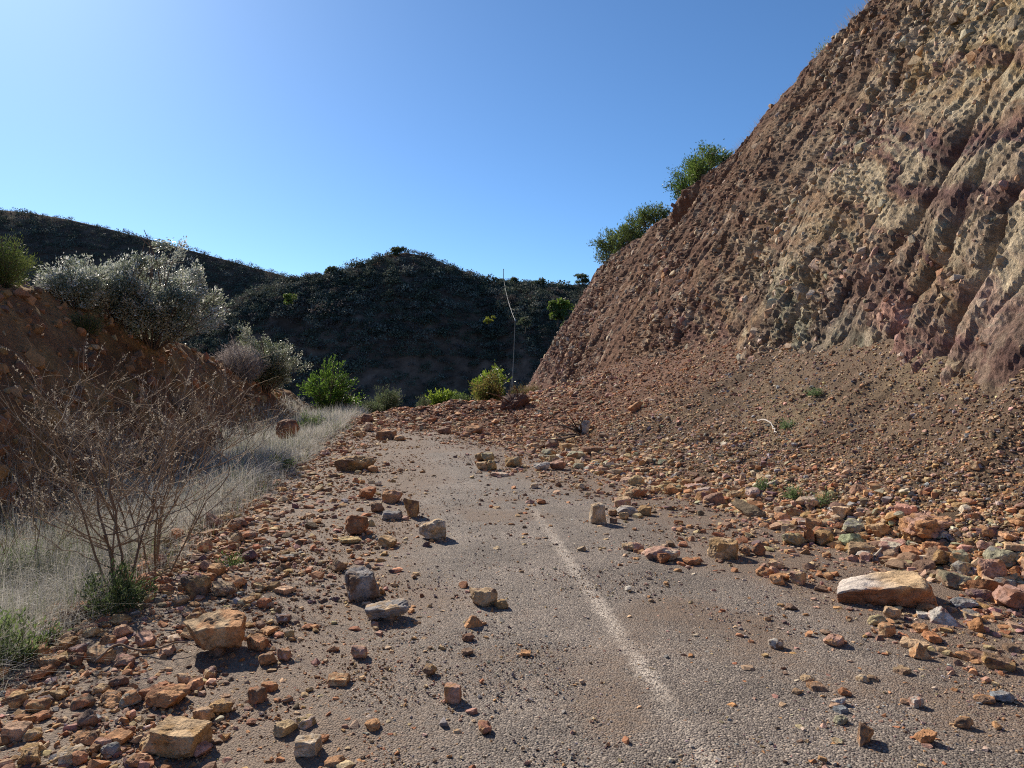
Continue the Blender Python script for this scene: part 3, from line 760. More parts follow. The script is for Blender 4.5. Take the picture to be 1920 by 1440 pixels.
 (1576,812,1600,826,'orange',None,'lump',.8,'stone','orange stone alone high on the grey scree',{}),
 (1816,870,1842,890,'orange','tan','block',.8,'rock','orange tan block on the scree near the right edge',{}),
]
hero_info = []
TOPC = {}
for k, (x0, y0, x1, y1, c1, c2, kind, dr, name, label, ex) in enumerate(HERO):
    xm = (x0 + x1) / 2
    h0 = hit(xm, y1 - 2); d = h0[1]
    phi = math.atan2(y1 - HY, F)
    W = (x1 - x0) / F * d
    dep = dr * W
    for _ in range(2):
        d2 = d + dep * .35
        W = (x1 - x0) / F * d2 * .98; dep = dr * W
    HH = ((y1 - y0) / F * d2 - dep * .75 * math.sin(phi)) / math.cos(phi)
    HH = max(HH, .22 * W if kind in ('slab',) else .4 * W)
    yaw = ex.get('yaw')
    me, v = rockmesh(name, (W, dep, HH), kind, 500 + k, COL[c1], yaw, 5 if W * F / d > 40 else 4, ex.get('lean', 0), ex.get('rough', 1.0), COL[c2] if c2 else None)
    if ex.get('wedge'):
        q_x = (v[:, 0] - v[:, 0].min()) / (v[:, 0].max() - v[:, 0].min())
        v[:, 2] = (v[:, 2] - v[:, 2].min()) * (ex['wedge'] + (1 - ex['wedge']) * q_x ** .7); v[:, 1] *= .4 + .6 * q_x
        v[:, 1] += .10 * W * q_x * 0
        pit = np.clip(worley(v, .055)[0], 0, 1) - .5
        v[:, 1] += .05 * pit * sst(.0, -.1, v[:, 1])
    if ex.get('top'):
        a = me.color_attributes['Col']; buf = np.zeros(len(v) * 4, np.float32); a.data.foreach_get('color', buf); buf = buf.reshape(-1, 4)
        tz_ = v[:, 2] / (ex.get('wedge', 1) + (1 - ex.get('wedge', 1)) * (v[:, 0] - v[:, 0].min()) ** .7 / np.ptp(v[:, 0]) ** .7); zt = sst(np.percentile(tz_, 76), np.percentile(tz_, 82), tz_ + .03 * fbm(v, .1, 3))
        buf[:, :3] = buf[:, :3] * (1 - zt[:, None]) + (COL['tan'] * 1.15 + (np.array([.62, .54, .47]) - COL['tan'] * 1.15) * sst(.1, -.25, v[:, 0] / W)[:, None]) * zt[:, None]
        a.data.foreach_set('color', buf.ravel())
    ext = v.max(0) - v.min(0)
    # fit width to the photograph
    sx = W / ext[0]; sz_ = min(1.25, max(.7, HH / ext[2]))
    v = v * np.array([sx, (sx + 1) / 2, sz_]); me.vertices.foreach_set('co', v.astype(np.float32).ravel()); me.update()
    yc_ = d + (v[:, 1].max() - v[:, 1].min()) * .42; xw = (xm - 960) / F * yc_
    zs_ = [float(Zall(xw + a_ * W * .3, yc_ + b_ * dep * .3)) for a_ in (-1, 0, 1) for b_ in (-1, 0, 1)]
    zg = .5 * min(zs_) + .5 * float(np.mean(zs_))
    zmin = np.percentile(v[:, 2], 4)
    sink = ex.get('sink', .04 + .07 * (xw - xc(yc_) > utoe(yc_) + .3)) * HH
    loc = (xw - (v[:, 0].max() + v[:, 0].min()) / 2, yc_, zg - zmin - sink + ex.get('perch', 0) + ex.get('lift', 0))
    o = add(name, me, None, loc); tag(o, label, {'stone_slab': 'slab'}.get(name, name))
    if kind != 'slab' or True:
        hero_info.append((xw, yc_, zg, W, label, x0, y0, x1, y1))
    if ex.get('perch'):
        pm, pv = rockmesh('stone', (W * .28, W * .28, ex['perch'] * 2.6), 'lump', 900 + k, COL['brown'], sub=3)
        o = add('stone', pm, None, (xw + .02, yc_ - dep * .12, zg + ex['perch'] * .6))
        tag(o, 'small brown pebble propping up the ' + ('large orange block' if k == 0 else 'flat grey brown slab'), 'stone')

# ------------------------------------------------------------------ scattered stones: the largest as individuals, the rest as rubble
def clear_of_heroes(x, y, r):
    m = np.ones(len(x), bool)
    for hx, hy, hz, W, *_ in hero_info:
        m &= np.hypot(x - hx, y - hy) > (W * .26 + r * .5)
    return m
PX, PY, PS, PC = [], [], [], []
def put(x, y, s, c):
    PX.append(x); PY.append(y); PS.append(s); PC.append(c)
# left shoulder
n = 21000; y = logy(n, 2.2, 24, 1.2); t = rng.beta(1.1, 1.7, n)
u = uleft(y) - .12 + t * (2.6 - .02 * y) + .25 * rng.normal(size=n) * 0
u = u + .15 * rng.normal(size=n)
s = np.exp(rng.normal(-4.32, .68, n)).clip(.006, .062) * (1.1 - .4 * t) * (.72 + .28 * sst(3, 7, y))
dens = fbm(P3(u + xc(y), y), .55, 3)
k = (rng.random(n) < (1.15 - t + 1.4 * dens) * (.82 + .18 * sst(3.5, 7, y))) & (u > uleft(y) - .3)
put((u + xc(y))[k], y[k], s[k], palette(k.sum(), PAL_L))
# right: toe of the scree and scree face
n = 52000; y = logy(n, 3.0, 30, 1.0); t = rng.beta(.9, 1.3, n) * 1.12 - .07
ut = utoe(y); ub = xbase(y) - xc(y); u = ut + t * (ub - ut)
s = np.exp(rng.normal(-4.05, .62, n)).clip(.007, .075) * (1.2 - .75 * np.clip(t * 1.25, 0, 1)) * (1 - .45 * sst(.45, .8, t) * (y < 14))
far = rng.random(n) < sst(12, 19, y)
c = np.where(far[:, None], palette(n, PAL_F), palette(n, PAL_R))
put(u + xc(y), y, s, c)
n = 48000; y = logy(n, 4, 34, .9); t = rng.uniform(.3, 1.1, n); ut = utoe(y); ub = xbase(y) - xc(y)
put(ut + t * (ub - ut) + xc(y), y, np.exp(rng.normal(-4.15, .55, n)).clip(.007, .055) * (.62 + .5 * sst(10, 20, y)), np.where((y > 15)[:, None], palette(n, PAL_F), palette(n, dict(brown=3, tan=2, orange=1, pink=1, grey=1))))
# heap
n = 8000; y = rng.uniform(19, 26, n); u = rng.uniform(-3.9, 4, n)
k = rng.random(n) < .35 + .65 * (y > 21.3)
s = np.exp(rng.normal(-3.4, .5, n)).clip(.012, .11)
put((u + xc(y))[k], y[k], s[k], palette(k.sum(), PAL_F))
# stones rolled past the toe, thinning out over the right lane
n = 7000; y = logy(n, 3.2, 21, .7); t = np.abs(rng.normal(0, .75, n)); u = utoe(y) + .25 - t * (1 + .03 * y)
k = fbm(P3(u + xc(y), y), .6, 3) > -.12 + .25 * (t - .5); y, u = y[k], u[k]; n = len(y)
put(u + xc(y), y, np.exp(rng.normal(-4.25, .55, n)).clip(.006, .05), palette(n, dict(brown=3, orange=2.5, tan=2, rust=1.5, pink=1.5, purple=.6)))
# crumbs shed round the larger rocks
for hx, hy, hz, W_, *_ in hero_info:
    m_ = int(rng.integers(6, 18)); a_ = rng.uniform(0, 6.28, m_); r_ = W_ * (.5 + np.abs(rng.normal(0, .4, m_)))
    put(hx + r_ * np.cos(a_), hy + r_ * np.sin(a_), (W_ * np.exp(rng.normal(-2.9, .5, m_))).clip(.004, .04), palette(m_, dict(brown=2, orange=2, tan=2, rust=1, pink=1)))
n = 1500; y = rng.uniform(6.5, 18, n); u = rng.uniform(-.6, 2.6, n); k = fbm(P3(u + xc(y), y), .9, 3, off=2) > -.02; y, u = y[k], u[k]; n = len(y)
put(u + xc(y), y, np.exp(rng.normal(-4.0, .5, n)).clip(.008, .05), palette(n, dict(brown=3, orange=2.5, tan=2.5, rust=1.5, pink=1)))
# strays over the road
n = 2400; y = logy(n, 2.4, 22, 1.3); u = np.where(rng.random(n) < .7, rng.uniform(.3, 3.4, n), rng.uniform(-1.8, 3.4, n))
s = np.exp(rng.normal(-4.55, .5, n)).clip(.005, .032)
put(u + xc(y), y, s, palette(n, dict(rust=2, orange=3, tan=3, pink=2, brown=2, pale=1, grey=1, white=.4)))
px_, py_, ps_, pc_ = np.concatenate(PX), np.concatenate(PY), np.concatenate(PS), np.concatenate(PC)
m = clear_of_heroes(px_, py_, ps_)
px_, py_, ps_, pc_ = px_[m], py_[m], ps_[m], pc_[m]
pz_ = Zall(px_, py_)
ix = 960 + px_ / py_ * F; iy = HY - (pz_ - CH) / py_ * F
app = ps_ / py_
app = np.where((ix < 5) | (ix > 1915) | (iy > 1436), 0, app)
# keep individuals apart
order = np.argsort(-app); chosen = []
NIND = 300 - len(HERO) - 2
for i in order:
    if len(chosen) >= NIND: break
    ok_ = all((px_[i] - px_[j]) ** 2 + (py_[i] - py_[j]) ** 2 > (1.1 * (ps_[i] + ps_[j])) ** 2 for j in chosen)
    if ok_: chosen.append(i)
chosen = np.array(chosen); rest = np.ones(len(px_), bool); rest[chosen] = False
LAND = {0: 'the perched orange block', 1: 'the big tan ochre block', 4: 'the dark grey boulder', 5: 'the grey brown slab', 6: 'the lumpy brown rock',
        9: 'the pink cube', 14: 'the pale tan block', 15: 'the upright ochre block', 16: 'the dark rust wedge', 23: 'the long ochre boulder', 25: 'the brown orange heap block'}
names_of = {h[9]: i for i, h in enumerate(HERO)}
land = []
for i, hi_ in enumerate(hero_info):
    L_ = HERO[i][9]
    for key, nm in [('large orange brown block', 'the perched orange block'), ('big tan ochre block', 'the big tan ochre block'), ('dark grey brown upright', 'the dark grey boulder'),
                    ('lumpy brown rock alone', 'the lumpy brown rock'), ('pale tan squarish', 'the pale tan squarish block'), ('dark rust wedge shaped', 'the dark rust wedge'),
                    ('long low ochre', 'the long ochre boulder'), ('tall pale tan', 'the upright pale block'), ('pale tan squared', 'the tan squared block'),
                    ('reddish pink lump', 'the reddish pink lump'), ('largest flat slab', 'the largest flat slab'), ('big pinkish orange layered', 'the layered pink boulder'),
                    ('pinkish orange standing', 'the standing pinkish rock'), ('smooth grey green', 'the domed grey green rock'), ('yellowish rock with', 'the dark bottomed yellow rock'),
                    ('orange brown tilted rock alone', 'the tilted orange rock'), ('smooth blue grey', 'the blue grey cobble'), ('pale grey tan chunk', 'the pale bottom chunk'),
                    ('yellow ochre rock half', 'the ochre rock under the shrub'), ('knobbly rust', 'the knobbly rust lump'), ('brown orange block at the foot', 'the block by the heap'),
                    ('tan orange pyramid', 'the orange pyramid stone'), ('dark red triangular', 'the dark red triangular rock'), ('pinkish orange cube', 'the lone pink cube'),
                    ('flat topped pink', 'the flat topped pink wedge'), ('tan orange flat rock beside', 'the flat rock by the weeds')]:
        if L_.startswith(key): land.append((hi_, nm))
def cname(c):
    return min((('rust', 'rust'), ('orange', 'orange'), ('tan', 'tan'), ('ochre', 'ochre'), ('pale', 'cream'), ('pink', 'pink'), ('grey', 'grey'), ('brown', 'brown'),
                ('purple', 'purplish'), ('olive', 'olive'), ('white', 'whitish'), ('redbrown', 'reddish brown')), key=lambda k_: ((COL[k_[0]] - c) ** 2).sum())[1]
pend = {}
for i in chosen:
    dl = [(((h_[0][5] + h_[0][7]) / 2 - ix[i]) ** 2 + ((h_[0][6] + h_[0][8]) / 2 - iy[i]) ** 2, h_) for h_ in land]
    dd, h_ = min(dl, key=lambda q: q[0])
    dx = ix[i] - (h_[0][5] + h_[0][7]) / 2; dy = iy[i] - (h_[0][6] + h_[0][8]) / 2
    rel = ('right of' if dx > 0 else 'left of') if abs(dx) > abs(dy) * 1.2 else ('in front of' if dy > 0 else 'behind')
    key = (cname(pc_[i]), rel, h_[1]); pend.setdefault(key, []).append((dd, i))
ORD = ['', 'second ', 'third ', 'fourth ', 'fifth ', 'sixth ', 'seventh ', 'eighth ', 'ninth ', 'tenth ', 'eleventh ', 'twelfth ', 'thirteenth ', 'fourteenth ', 'fifteenth ']
g2 = np.random.default_rng(77)
for (cn, rel, nm), lst in pend.items():
    lst.sort()
    for r_, (dd, i) in enumerate(lst):
        W = ps_[i] * 2
        kind = g2.choice(['block', 'lump', 'lump', 'wedge', 'slab'])
        hh = W * (g2.uniform(.5, .8) if kind != 'slab' else .35)
        c2 = palette(1, PAL_L, g2)[0] if g2.random() < .4 else None
        me, v = rockmesh('stone', (W * g2.uniform(.95, 1.3), W * g2.uniform(.7, 1.0), hh), kind, 3000 + int(i), pc_[i], g2.uniform(0, 6.28), 4 if app[i] * F > 9 else 3, g2.normal(0, .15), 1.1, c2)
        zmin = np.percentile(v[:, 2], 6)
        o = add('stone', me, None, (px_[i], py_[i], pz_[i] - zmin - .06 * hh))
        if len(lst) == 1: lab = f'{cn} stone nearest on the {rel.split()[0]} side of {nm}' if rel in ('right of', 'left of') else f'{cn} loose stone {rel} {nm}'
        else: lab = f'{ORD[min(r_, 14)] or "first "}nearest {cn} stone {rel} {nm}'
        tag(o, lab, 'stone', 'stones scattered along the left edge of the road' if px_[i] - xc(py_[i]) < -.6 else 'stones scattered on the right lane and scree toe')


q = rest
big = q & (ps_ / py_ * F > 4)
small = q & ~big
def rubble(name, msk, T, label, sinkf=.35):
    n = msk.sum(); s = ps_[msk]
    sc_ = s[:, None] * np.stack([rng.uniform(.9, 1.35, n), rng.uniform(.7, 1.05, n), rng.uniform(.4, .85, n)], -1)
    pos = np.stack([px_[msk], py_[msk], pz_[msk] + sc_[:, 2] * sinkf], -1)
    o = add(name, scatter(name, T, pos, sc_, pc_[msk], M_stone, flat_rot(n, .35)))
    tag(o, label, kind='stuff')
rubble('rubble', big, T_MID, 'broken orange, tan and grey stones littering the road edges')
rubble('small_rubble', small, T_MID, 'small stones strewn over the scree and shoulder')
# gravel on and beside the road
n = 90000; y = logy(n, 2.2, 19, 1.6); u = rng.uniform(-3.3, 3.6, n)
x = u + xc(y); s = np.exp(rng.normal(-5.6, .42, n)).clip(.002, .012) * (1 + .06 * y)
k = rng.random(n) < .5 + 2.2 * fbm(P3(x, y), .7, 3) + .5 * (u < -1.2)
x, y, s, u = x[k], y[k], s[k], u[k]; n = len(x)
z = Zall(x, y)
sc_ = s[:, None] * np.stack([rng.uniform(.9, 1.3, n), rng.uniform(.7, 1.05, n), rng.uniform(.5, .9, n)], -1)
col = np.where((u < -1.3)[:, None], palette(n, PAL_L), palette(n, PAL_G))
tag(add('gravel', scatter('gravel', T_TINY, np.stack([x, y, z + sc_[:, 2] * .4], -1), sc_, col, M_stone, flat_rot(n, .4))), 'fine gravel spread over the road surface', kind='stuff')
# stones in the left bank
n = 7000; y = logy(n, 5, 33, 1.0); e = rng.uniform(1.3, 5.2, n); x = xc(y) + uleft(y) - e
k = rng.random(n) < .55 + 2 * fbm(P3(x, y), 1.0, 3); x, y = x[k], y[k]; n = len(x)
s = np.exp(rng.normal(-3.25, .6, n)).clip(.012, .13)
z = Gz(x, y)
tag(add('bank_stones', scatter('bank_stones', T_MID, np.stack([x, y, z], -1), s[:, None] * rng.uniform(.6, 1.3, (n, 3)), palette(n, dict(rust=1.5, orange=1.8, brown=3, ochre=1.2, tan=.8, redbrown=2)) * .62 + np.array([.07, .042, .023]), M_stone)),
    'rust and brown stones bedded in the left earth bank', kind='stuff')

# ------------------------------------------------------------------ dry grass on the verge
def blades(n, x, y, hgt, width, col, lean=.5, g=rng):
    z = Zall(x, y) - .02
    az = g.uniform(0, 2 * np.pi, n); dirv = np.stack([np.cos(az), np.sin(az), np.zeros(n)], -1)
    side = np.stack([-np.sin(az + g.normal(0, .8, n)), np.cos(az), np.zeros(n)], -1)
    b = np.stack([x, y, z], -1)
    ln = np.abs(g.normal(0, lean, n))
    V = []
    for t, wv in ((0, 1), (.5, .8), (1, .15)):
        c = b + dirv * (hgt * ln * t ** 1.8)[:, None] + np.array([0, 0, 1.]) * (hgt * t * (1 - .3 * ln * t))[:, None]
        V += [c + side * (width * wv)[:, None], c - side * (width * wv)[:, None]]
    v = np.stack(V, 1).reshape(-1, 3)
    i = np.arange(n)[:, None] * 6
    f = np.concatenate([i + np.array([[0, 1, 3, 2]]), i + np.array([[2, 3, 5, 4]])])
    return v, f, np.repeat(col, 6, 0)
n = 110000; y = logy(n, 2.0, 27, 1.15)
e = rng.beta(1.3, 1.5, n) * 2.5 - .12
x = xc(y) + uleft(y) - e + .3 * fbm(P3(y, y * 0), .8, 3)
cl = fbm(P3(x, y), .45, 3)
k = rng.random(n) < .55 + 2.2 * cl
x, y, e, cl = x[k], y[k], e[k], cl[k]; n = len(x)
hg = (.13 + .27 * rng.random(n)) * (1 + 2.2 * cl) * (1 - .3 * sst(1.6, 2.3, e)); hg *= .55 + .45 * sst(-.1, .35, e)
wd = np.maximum(.0010, y * .00021) * rng.uniform(.7, 1.3, n)
straw = np.array([.555, .535, .49]); grn = np.array([.16, .21, .07])
mixg = (rng.random(n) < .10 + .9 * np.clip(fbm(P3(x, y), .5, 3, off=12), 0, 1) * .9)[:, None]
col = np.where(mixg, grn, straw) * rng.uniform(.55, 1.25, (n, 1))
v, f, c = blades(n, x, y, hg, wd, col, .9)
n = 26000; y = logy(n, 2.1, 24, 1.1); x = xc(y) + uleft(y) - rng.beta(1.3, 1.4, n) * 2.3 - .02
k = rng.random(n) < .5 + 2.5 * fbm(P3(x, y), .4, 3, off=6); x, y = x[k], y[k]; n = len(x)
z0 = Zall(x, y) + rng.uniform(0, .16, n)
Ln = rng.uniform(.12, .42, n); az = rng.uniform(0, 2 * np.pi, n); el = np.abs(rng.normal(.35, .4, n))
dv_ = np.stack([np.cos(az) * np.cos(el), np.sin(az) * np.cos(el), np.sin(el)], -1)
b_ = np.stack([x, y, z0], -1); wd2 = np.maximum(.0011, y * .0002)
sd2 = np.cross(dv_, rng.normal(size=(n, 3))); sd2 /= np.linalg.norm(sd2, axis=1, keepdims=True); sd2 = sd2 * wd2[:, None]
mid = b_ + dv_ * (Ln * .5)[:, None] + np.stack([0 * Ln, 0 * Ln, .12 * Ln], -1) + rng.normal(0, .02, (n, 3)); tip = b_ + dv_ * Ln[:, None]
v2 = np.stack([b_ + sd2, b_ - sd2, mid + sd2, mid - sd2, tip + sd2 * .3, tip - sd2 * .3], 1).reshape(-1, 3)
i = np.arange(n)[:, None] * 6; f2 = np.concatenate([i + np.array([[0, 1, 3, 2]]), i + np.array([[2, 3, 5, 4]])])
c2 = np.repeat(np.array([.53, .505, .46]) * rng.uniform(.55, 1.25, (n, 1)), 6, 0)
v, f, c = np.concatenate([v, v2]), np.concatenate([f, f2 + len(v)]), np.concatenate([c, c2])
tag(add('dry_grass', mesh_arrays('dry_grass', v, f, c, False, M_grass)), 'pale dry grass and weeds matted along the left verge', kind='stuff')

# ------------------------------------------------------------------ shrubs
def curve_pts(a, b, k, g, bend, up=.0):
    t = np.linspace(0, 1, k)[:, None]
    p = a + (b - a) * t
    L_ = np.linalg.norm(b - a)
    p = p + np.sin(np.pi * t) * g.normal(0, bend * L_, 3)[None] + up * L_ * np.sin(np.pi * t) * np.array([0, 0, 1.])
    return p

def shrub(name, label, cat, base, h, w, nstem, nleaf, lsize, aspect, cols, mat, seed, group=None, bark=(.16, .11, .08), shoots=.25, flat=.45, depth=None,
          leafspread=.06, upb=.3, openness=.35, sub=7, basespread=.04, level=0.0, partnames=('stems', 'foliage'), lean=(0, 0)):
    g = np.random.default_rng(seed); base = np.asarray(base, float)
    depth = depth or w
    root = bpy.data.objects.new(name, None); C.objects.link(root); root.location = base; tag(root, label, cat, group)
    lines, rads = [], []; tips = []
    for i in range(nstem):
        az = g.uniform(0, 2 * np.pi); r = math.sqrt(g.random()) * (1.0)
        top = np.array([math.cos(az) * w / 2 * r + lean[0] * h, math.sin(az) * depth / 2 * r + lean[1] * h, h * (1 - flat * r * r) * g.uniform(.72, .98)])
        if g.random() < shoots: top[2] *= g.uniform(1.0, 1.3)
        st = np.array([math.cos(az) * basespread * w * r, math.sin(az) * basespread * depth * r, -.06])
        ln = curve_pts(st, top * .92, 7, g, .05, .0)
        lines.append(ln); rads.append(np.linspace(.014, .004, 7) * h / 1.5 + .0012)
        tips.append((ln, .35, 1.0, 1.6))
        for j in range(sub):
            t0 = g.uniform(.25, .95); q = ln[min(5, int(t0 * 6))]
            dirv = np.array([math.cos(az) * r, math.sin(az) * r, .5]) * .7 + g.normal(0, .55, 3); dirv[2] = abs(dirv[2]) * .8 + .1
            dirv /= np.linalg.norm(dirv)
            L_ = h * g.uniform(.14, .34)
            l2 = curve_pts(q, q + dirv * L_, 5, g, .06)
            lines.append(l2); rads.append(np.linspace(.005, .002, 5) * h / 1.5 + .0008)
            tips.append((l2, .15, 1.0, 1.3))
    v, f, _ = tubes(lines, rads, 4)
    me = mesh_arrays(partnames[0], v, f, np.repeat(np.array([bark]), len(v), 0), True, M_bark); add(partnames[0], me, root)
    wts = np.array([t[3] * (g.random() < 1 - openness * .5) for t in tips]); wts /= wts.sum()
    pick = g.choice(len(tips), nleaf, p=wts)
    par = g.random(nleaf); pos = np.zeros((nleaf, 3)); ax = np.zeros((nleaf, 3))
    for k_, (ln, a0, a1, _) in enumerate(tips):
        s_ = np.where(pick == k_)[0]
        if not len(s_): continue
        tt_ = (a0 + (a1 - a0) * par[s_]) * (len(ln) - 1); i0 = np.minimum(tt_.astype(int), len(ln) - 2); fr = (tt_ - i0)[:, None]
        pos[s_] = ln[i0] * (1 - fr) + ln[i0 + 1] * fr; ax[s_] = (ln[-1] - ln[0]) / (np.linalg.norm(ln[-1] - ln[0]) + 1e-9)
    pos = pos + g.normal(0, leafspread, (nleaf, 3)); pos[:, 2] = np.maximum(pos[:, 2], .0)
    cset = np.array(cols)
    clump = np.clip(fbm(pos, h * .22, 2, off=seed % 9) * 4 + .5, 0, .999)
    cc = cset[np.minimum((np.clip(clump + g.normal(0, .25, nleaf), 0, .999) * len(cset)).astype(int), len(cset) - 1)] * g.uniform(.75, 1.25, (nleaf, 1))
    v, f, c = leaf_quads(pos, lsize * g.uniform(.6, 1.3, nleaf), aspect, cc, g, upb, ax * .8, level)
    add(partnames[1], mesh_arrays(partnames[1], v, f, c, False, mat), root)
    return root

SILV = [(.40, .42, .34), (.54, .55, .48), (.70, .70, .65), (.24, .27, .19)]
GREEN = [(.10, .18, .025), (.14, .24, .035), (.19, .30, .05), (.07, .13, .02)]
OLIVE = [(.11, .14, .07), (.15, .18, .09), (.19, .22, .12), (.08, .11, .05)]
YELL = [(.22, .30, .04), (.28, .35, .05), (.17, .25, .03)]
DARKG = [(.05, .09, .025), (.07, .12, .03), (.10, .16, .04), (.14, .19, .06)]
RUSTY = [(.24, .17, .07), (.20, .20, .06), (.13, .15, .05), (.28, .20, .10)]
b0 = hit(285, 650)
k_ = b0[1] / F
shrub('shrub', 'biggest silver leaved bush glittering on top of the left earth bank', 'shrub', b0, 205 * k_, 330 * k_, 38, 46000, .062, .42, SILV, M_silver, 21, 'silver leaved bushes on the left bank', shoots=.5, flat=.62, leafspread=.055, level=.4, upb=.0, openness=.8)
b1 = hit(188, 592); b1[1] += .45; k_ = b1[1] / F; b1[2] = float(Zall(b1[0], b1[1]))
shrub('shrub', 'middle silver bush behind the crest left of the biggest silver one', 'shrub', b1, 135 * k_, 250 * k_, 32, 30000, .052, .42, SILV, M_silver, 22, 'silver leaved bushes on the left bank', flat=.6, leafspread=.055, level=.4, upb=.0, shoots=.5, openness=.8)
b1 = hit(98, 560); b1[1] += .6; k_ = b1[1] / F; b1[2] = float(Zall(b1[0], b1[1]))
shrub('shrub', 'low silver bush next to the dark green bush at the frame edge', 'shrub', b1, 96 * k_, 130 * k_, 22, 12000, .052, .42, SILV, M_silver, 23, 'silver leaved bushes on the left bank', flat=.6, leafspread=.055, level=.4, upb=.0, shoots=.5, openness=.8)
b2 = hit(498, 735); k_ = b2[1] / F
shrub('shrub', 'rounded grey green bush farther down the left bank, right of the dry grey tuft', 'shrub', b2, 126 * k_, 118 * k_, 30, 22000, .06, .42, [(.24, .26, .18), (.33, .35, .26), (.48, .49, .41), (.14, .17, .09)], M_silver, 24, 'silver leaved bushes on the left bank', flat=.45, leafspread=.06, level=.4, upb=.0, shoots=.4, openness=.7)
b2 = hit(466, 718); k_ = b2[1] / F
shrub('dry_shrub', 'dense dry grey tuft hanging on the bank beside the rounded bush', 'dry shrub', b2, 84 * k_, 92 * k_, 60, 10000, .08, .09, [(.46, .40, .37), (.54, .48, .44), (.36, .31, .28)], M_grass, 25, bark=(.3, .26, .23), flat=.3, leafspread=.05, sub=8, lean=(-.25, 0))
b2 = hit(1, 545); b2[0] -= .25; b2[1] += .4; b2[2] = float(Zall(b2[0], b2[1])); k_ = b2[1] / F
shrub('shrub', 'dark feathery green bush cut by the left border of the frame', 'shrub', b2, 100 * k_, 100 * k_, 26, 12000, .05, .14, [(.07, .10, .025), (.10, .14, .03), (.15, .18, .05)], M_leaf, 26, flat=.6, leafspread=.06, shoots=.5, openness=.8)
b2 = hit(165, 628); k_ = b2[1] / F
shrub('broom_plant', 'small green broom tuft growing on the face of the left bank', 'plant', b2, 46 * k_, 75 * k_, 40, 2500, .07, .09, [(.10, .13, .03), (.14, .17, .05), (.18, .20, .08)], M_leaf, 27, flat=.3, leafspread=.03)
b2 = hit(352, 782); k_ = b2[1] / F
shrub('dry_shrub', 'small pale dry tuft on the bank face above the bare twigs', 'dry shrub', b2, 45 * k_, 60 * k_, 40, 1500, .07, .10, [(.36, .29, .22), (.27, .21, .16)], M_grass, 28, bark=(.26, .2, .16), flat=.2, leafspread=.03)
b2 = hit(577, 815); k_ = b2[1] / F
shrub('shrub', 'dark green bush in the shaded ditch behind the reddish boulder', 'shrub', b2, 42 * k_, 80 * k_, 18, 3500, .05, .3, DARKG, M_leaf, 29, flat=.4)
# bushes at the end of the road
d_ = 28.0; k_ = d_ / F
def bush_at(px, pyb, pyt, wpx, d, **kw):
    p = at(px, pyb, d); k_ = d / F
    zg = float(Zall(p[0], p[1])); drop = max(0, p[2] - zg)
    p[2] = min(p[2], zg + .02) if drop > 0 else p[2]
    return dict(base=p, h=(pyb - pyt) * k_ + max(0, drop), w=wpx * k_, **kw)
shrub('shrub', 'bright green leafy bush at the end of the left bank', 'shrub', cat='shrub', mat=M_leaf, cols=GREEN, **bush_at(617, 775, 672, 98, 28, nstem=22, nleaf=7500, lsize=.085, aspect=.5, seed=31, flat=.55, leafspread=.09)) if False else None
def bush(label, cat, px, pyb, pyt, wpx, d, cols, mat, seed, nstem=18, nleaf=5000, lsize=.08, aspect=.45, **kw):
    b = bush_at(px, pyb, pyt, wpx, d)
    return shrub(kw.pop('name', 'shrub'), label, cat, b['base'], b['h'], b['w'], nstem, nleaf, lsize, aspect, cols, mat, seed, **kw)
bush('bright green leafy bush at the end of the left bank', 'shrub', 617, 778, 668, 92, 27.5, GREEN, M_leaf, 31, 22, 7500, .09, .5, flat=.62, leafspread=.08, shoots=.6, openness=1.0)
bush('grey green willowy bush in the centre at the end of the road', 'shrub', 722, 776, 724, 72, 29, OLIVE, M_leaf, 32, 34, 5500, .09, .2, flat=.4, leafspread=.06)
bush('lower grey green bush attached to the left of the willowy one', 'shrub', 697, 784, 748, 46, 28, OLIVE, M_leaf, 33, 22, 2600, .08, .2, flat=.4, leafspread=.05)
bush('lime green broad leaved bush behind the debris heap', 'shrub', 832, 764, 728, 72, 29, YELL, M_leaf, 34, 20, 3600, .10, .55, flat=.45, leafspread=.07)
bush('small dull grey bush left of the lime green one', 'shrub', 797, 764, 740, 34, 28.5, OLIVE, M_leaf, 35, 18, 1600, .07, .2, flat=.4, leafspread=.04)
bush('dark green round bush right of the lime green one', 'shrub', 860, 766, 735, 44, 28.5, DARKG, M_leaf, 36, 18, 3000, .07, .4, flat=.4, leafspread=.06)
bush('yellowing tall bush torn down with the debris at the right', 'shrub', 914, 770, 702, 72, 27, [(.12, .145, .03), (.16, .175, .04), (.08, .12, .03), (.20, .165, .05)], M_leaf, 37, 24, 6500, .085, .5, flat=.5, leafspread=.09)
bush('bright green bush showing above the yellowing tall bush', 'shrub', 922, 740, 681, 62, 31, YELL, M_leaf, 38, 16, 2600, .12, .55, flat=.25, leafspread=.08, openness=.7)
bush('rusty brown dry bush at the foot of the far cliff', 'dry shrub', 985, 752, 719, 70, 31, RUSTY, M_grass, 39, 30, 3200, .10, .16, flat=.35, leafspread=.07)
bush('pale pinkish dry tuft behind the grass at the end of the left verge', 'dry shrub', 655, 784, 757, 50, 27, [(.42, .34, .30), (.34, .27, .23)], M_grass, 40, 40, 2200, .09, .08, flat=.3, leafspread=.05, bark=(.3, .24, .2))
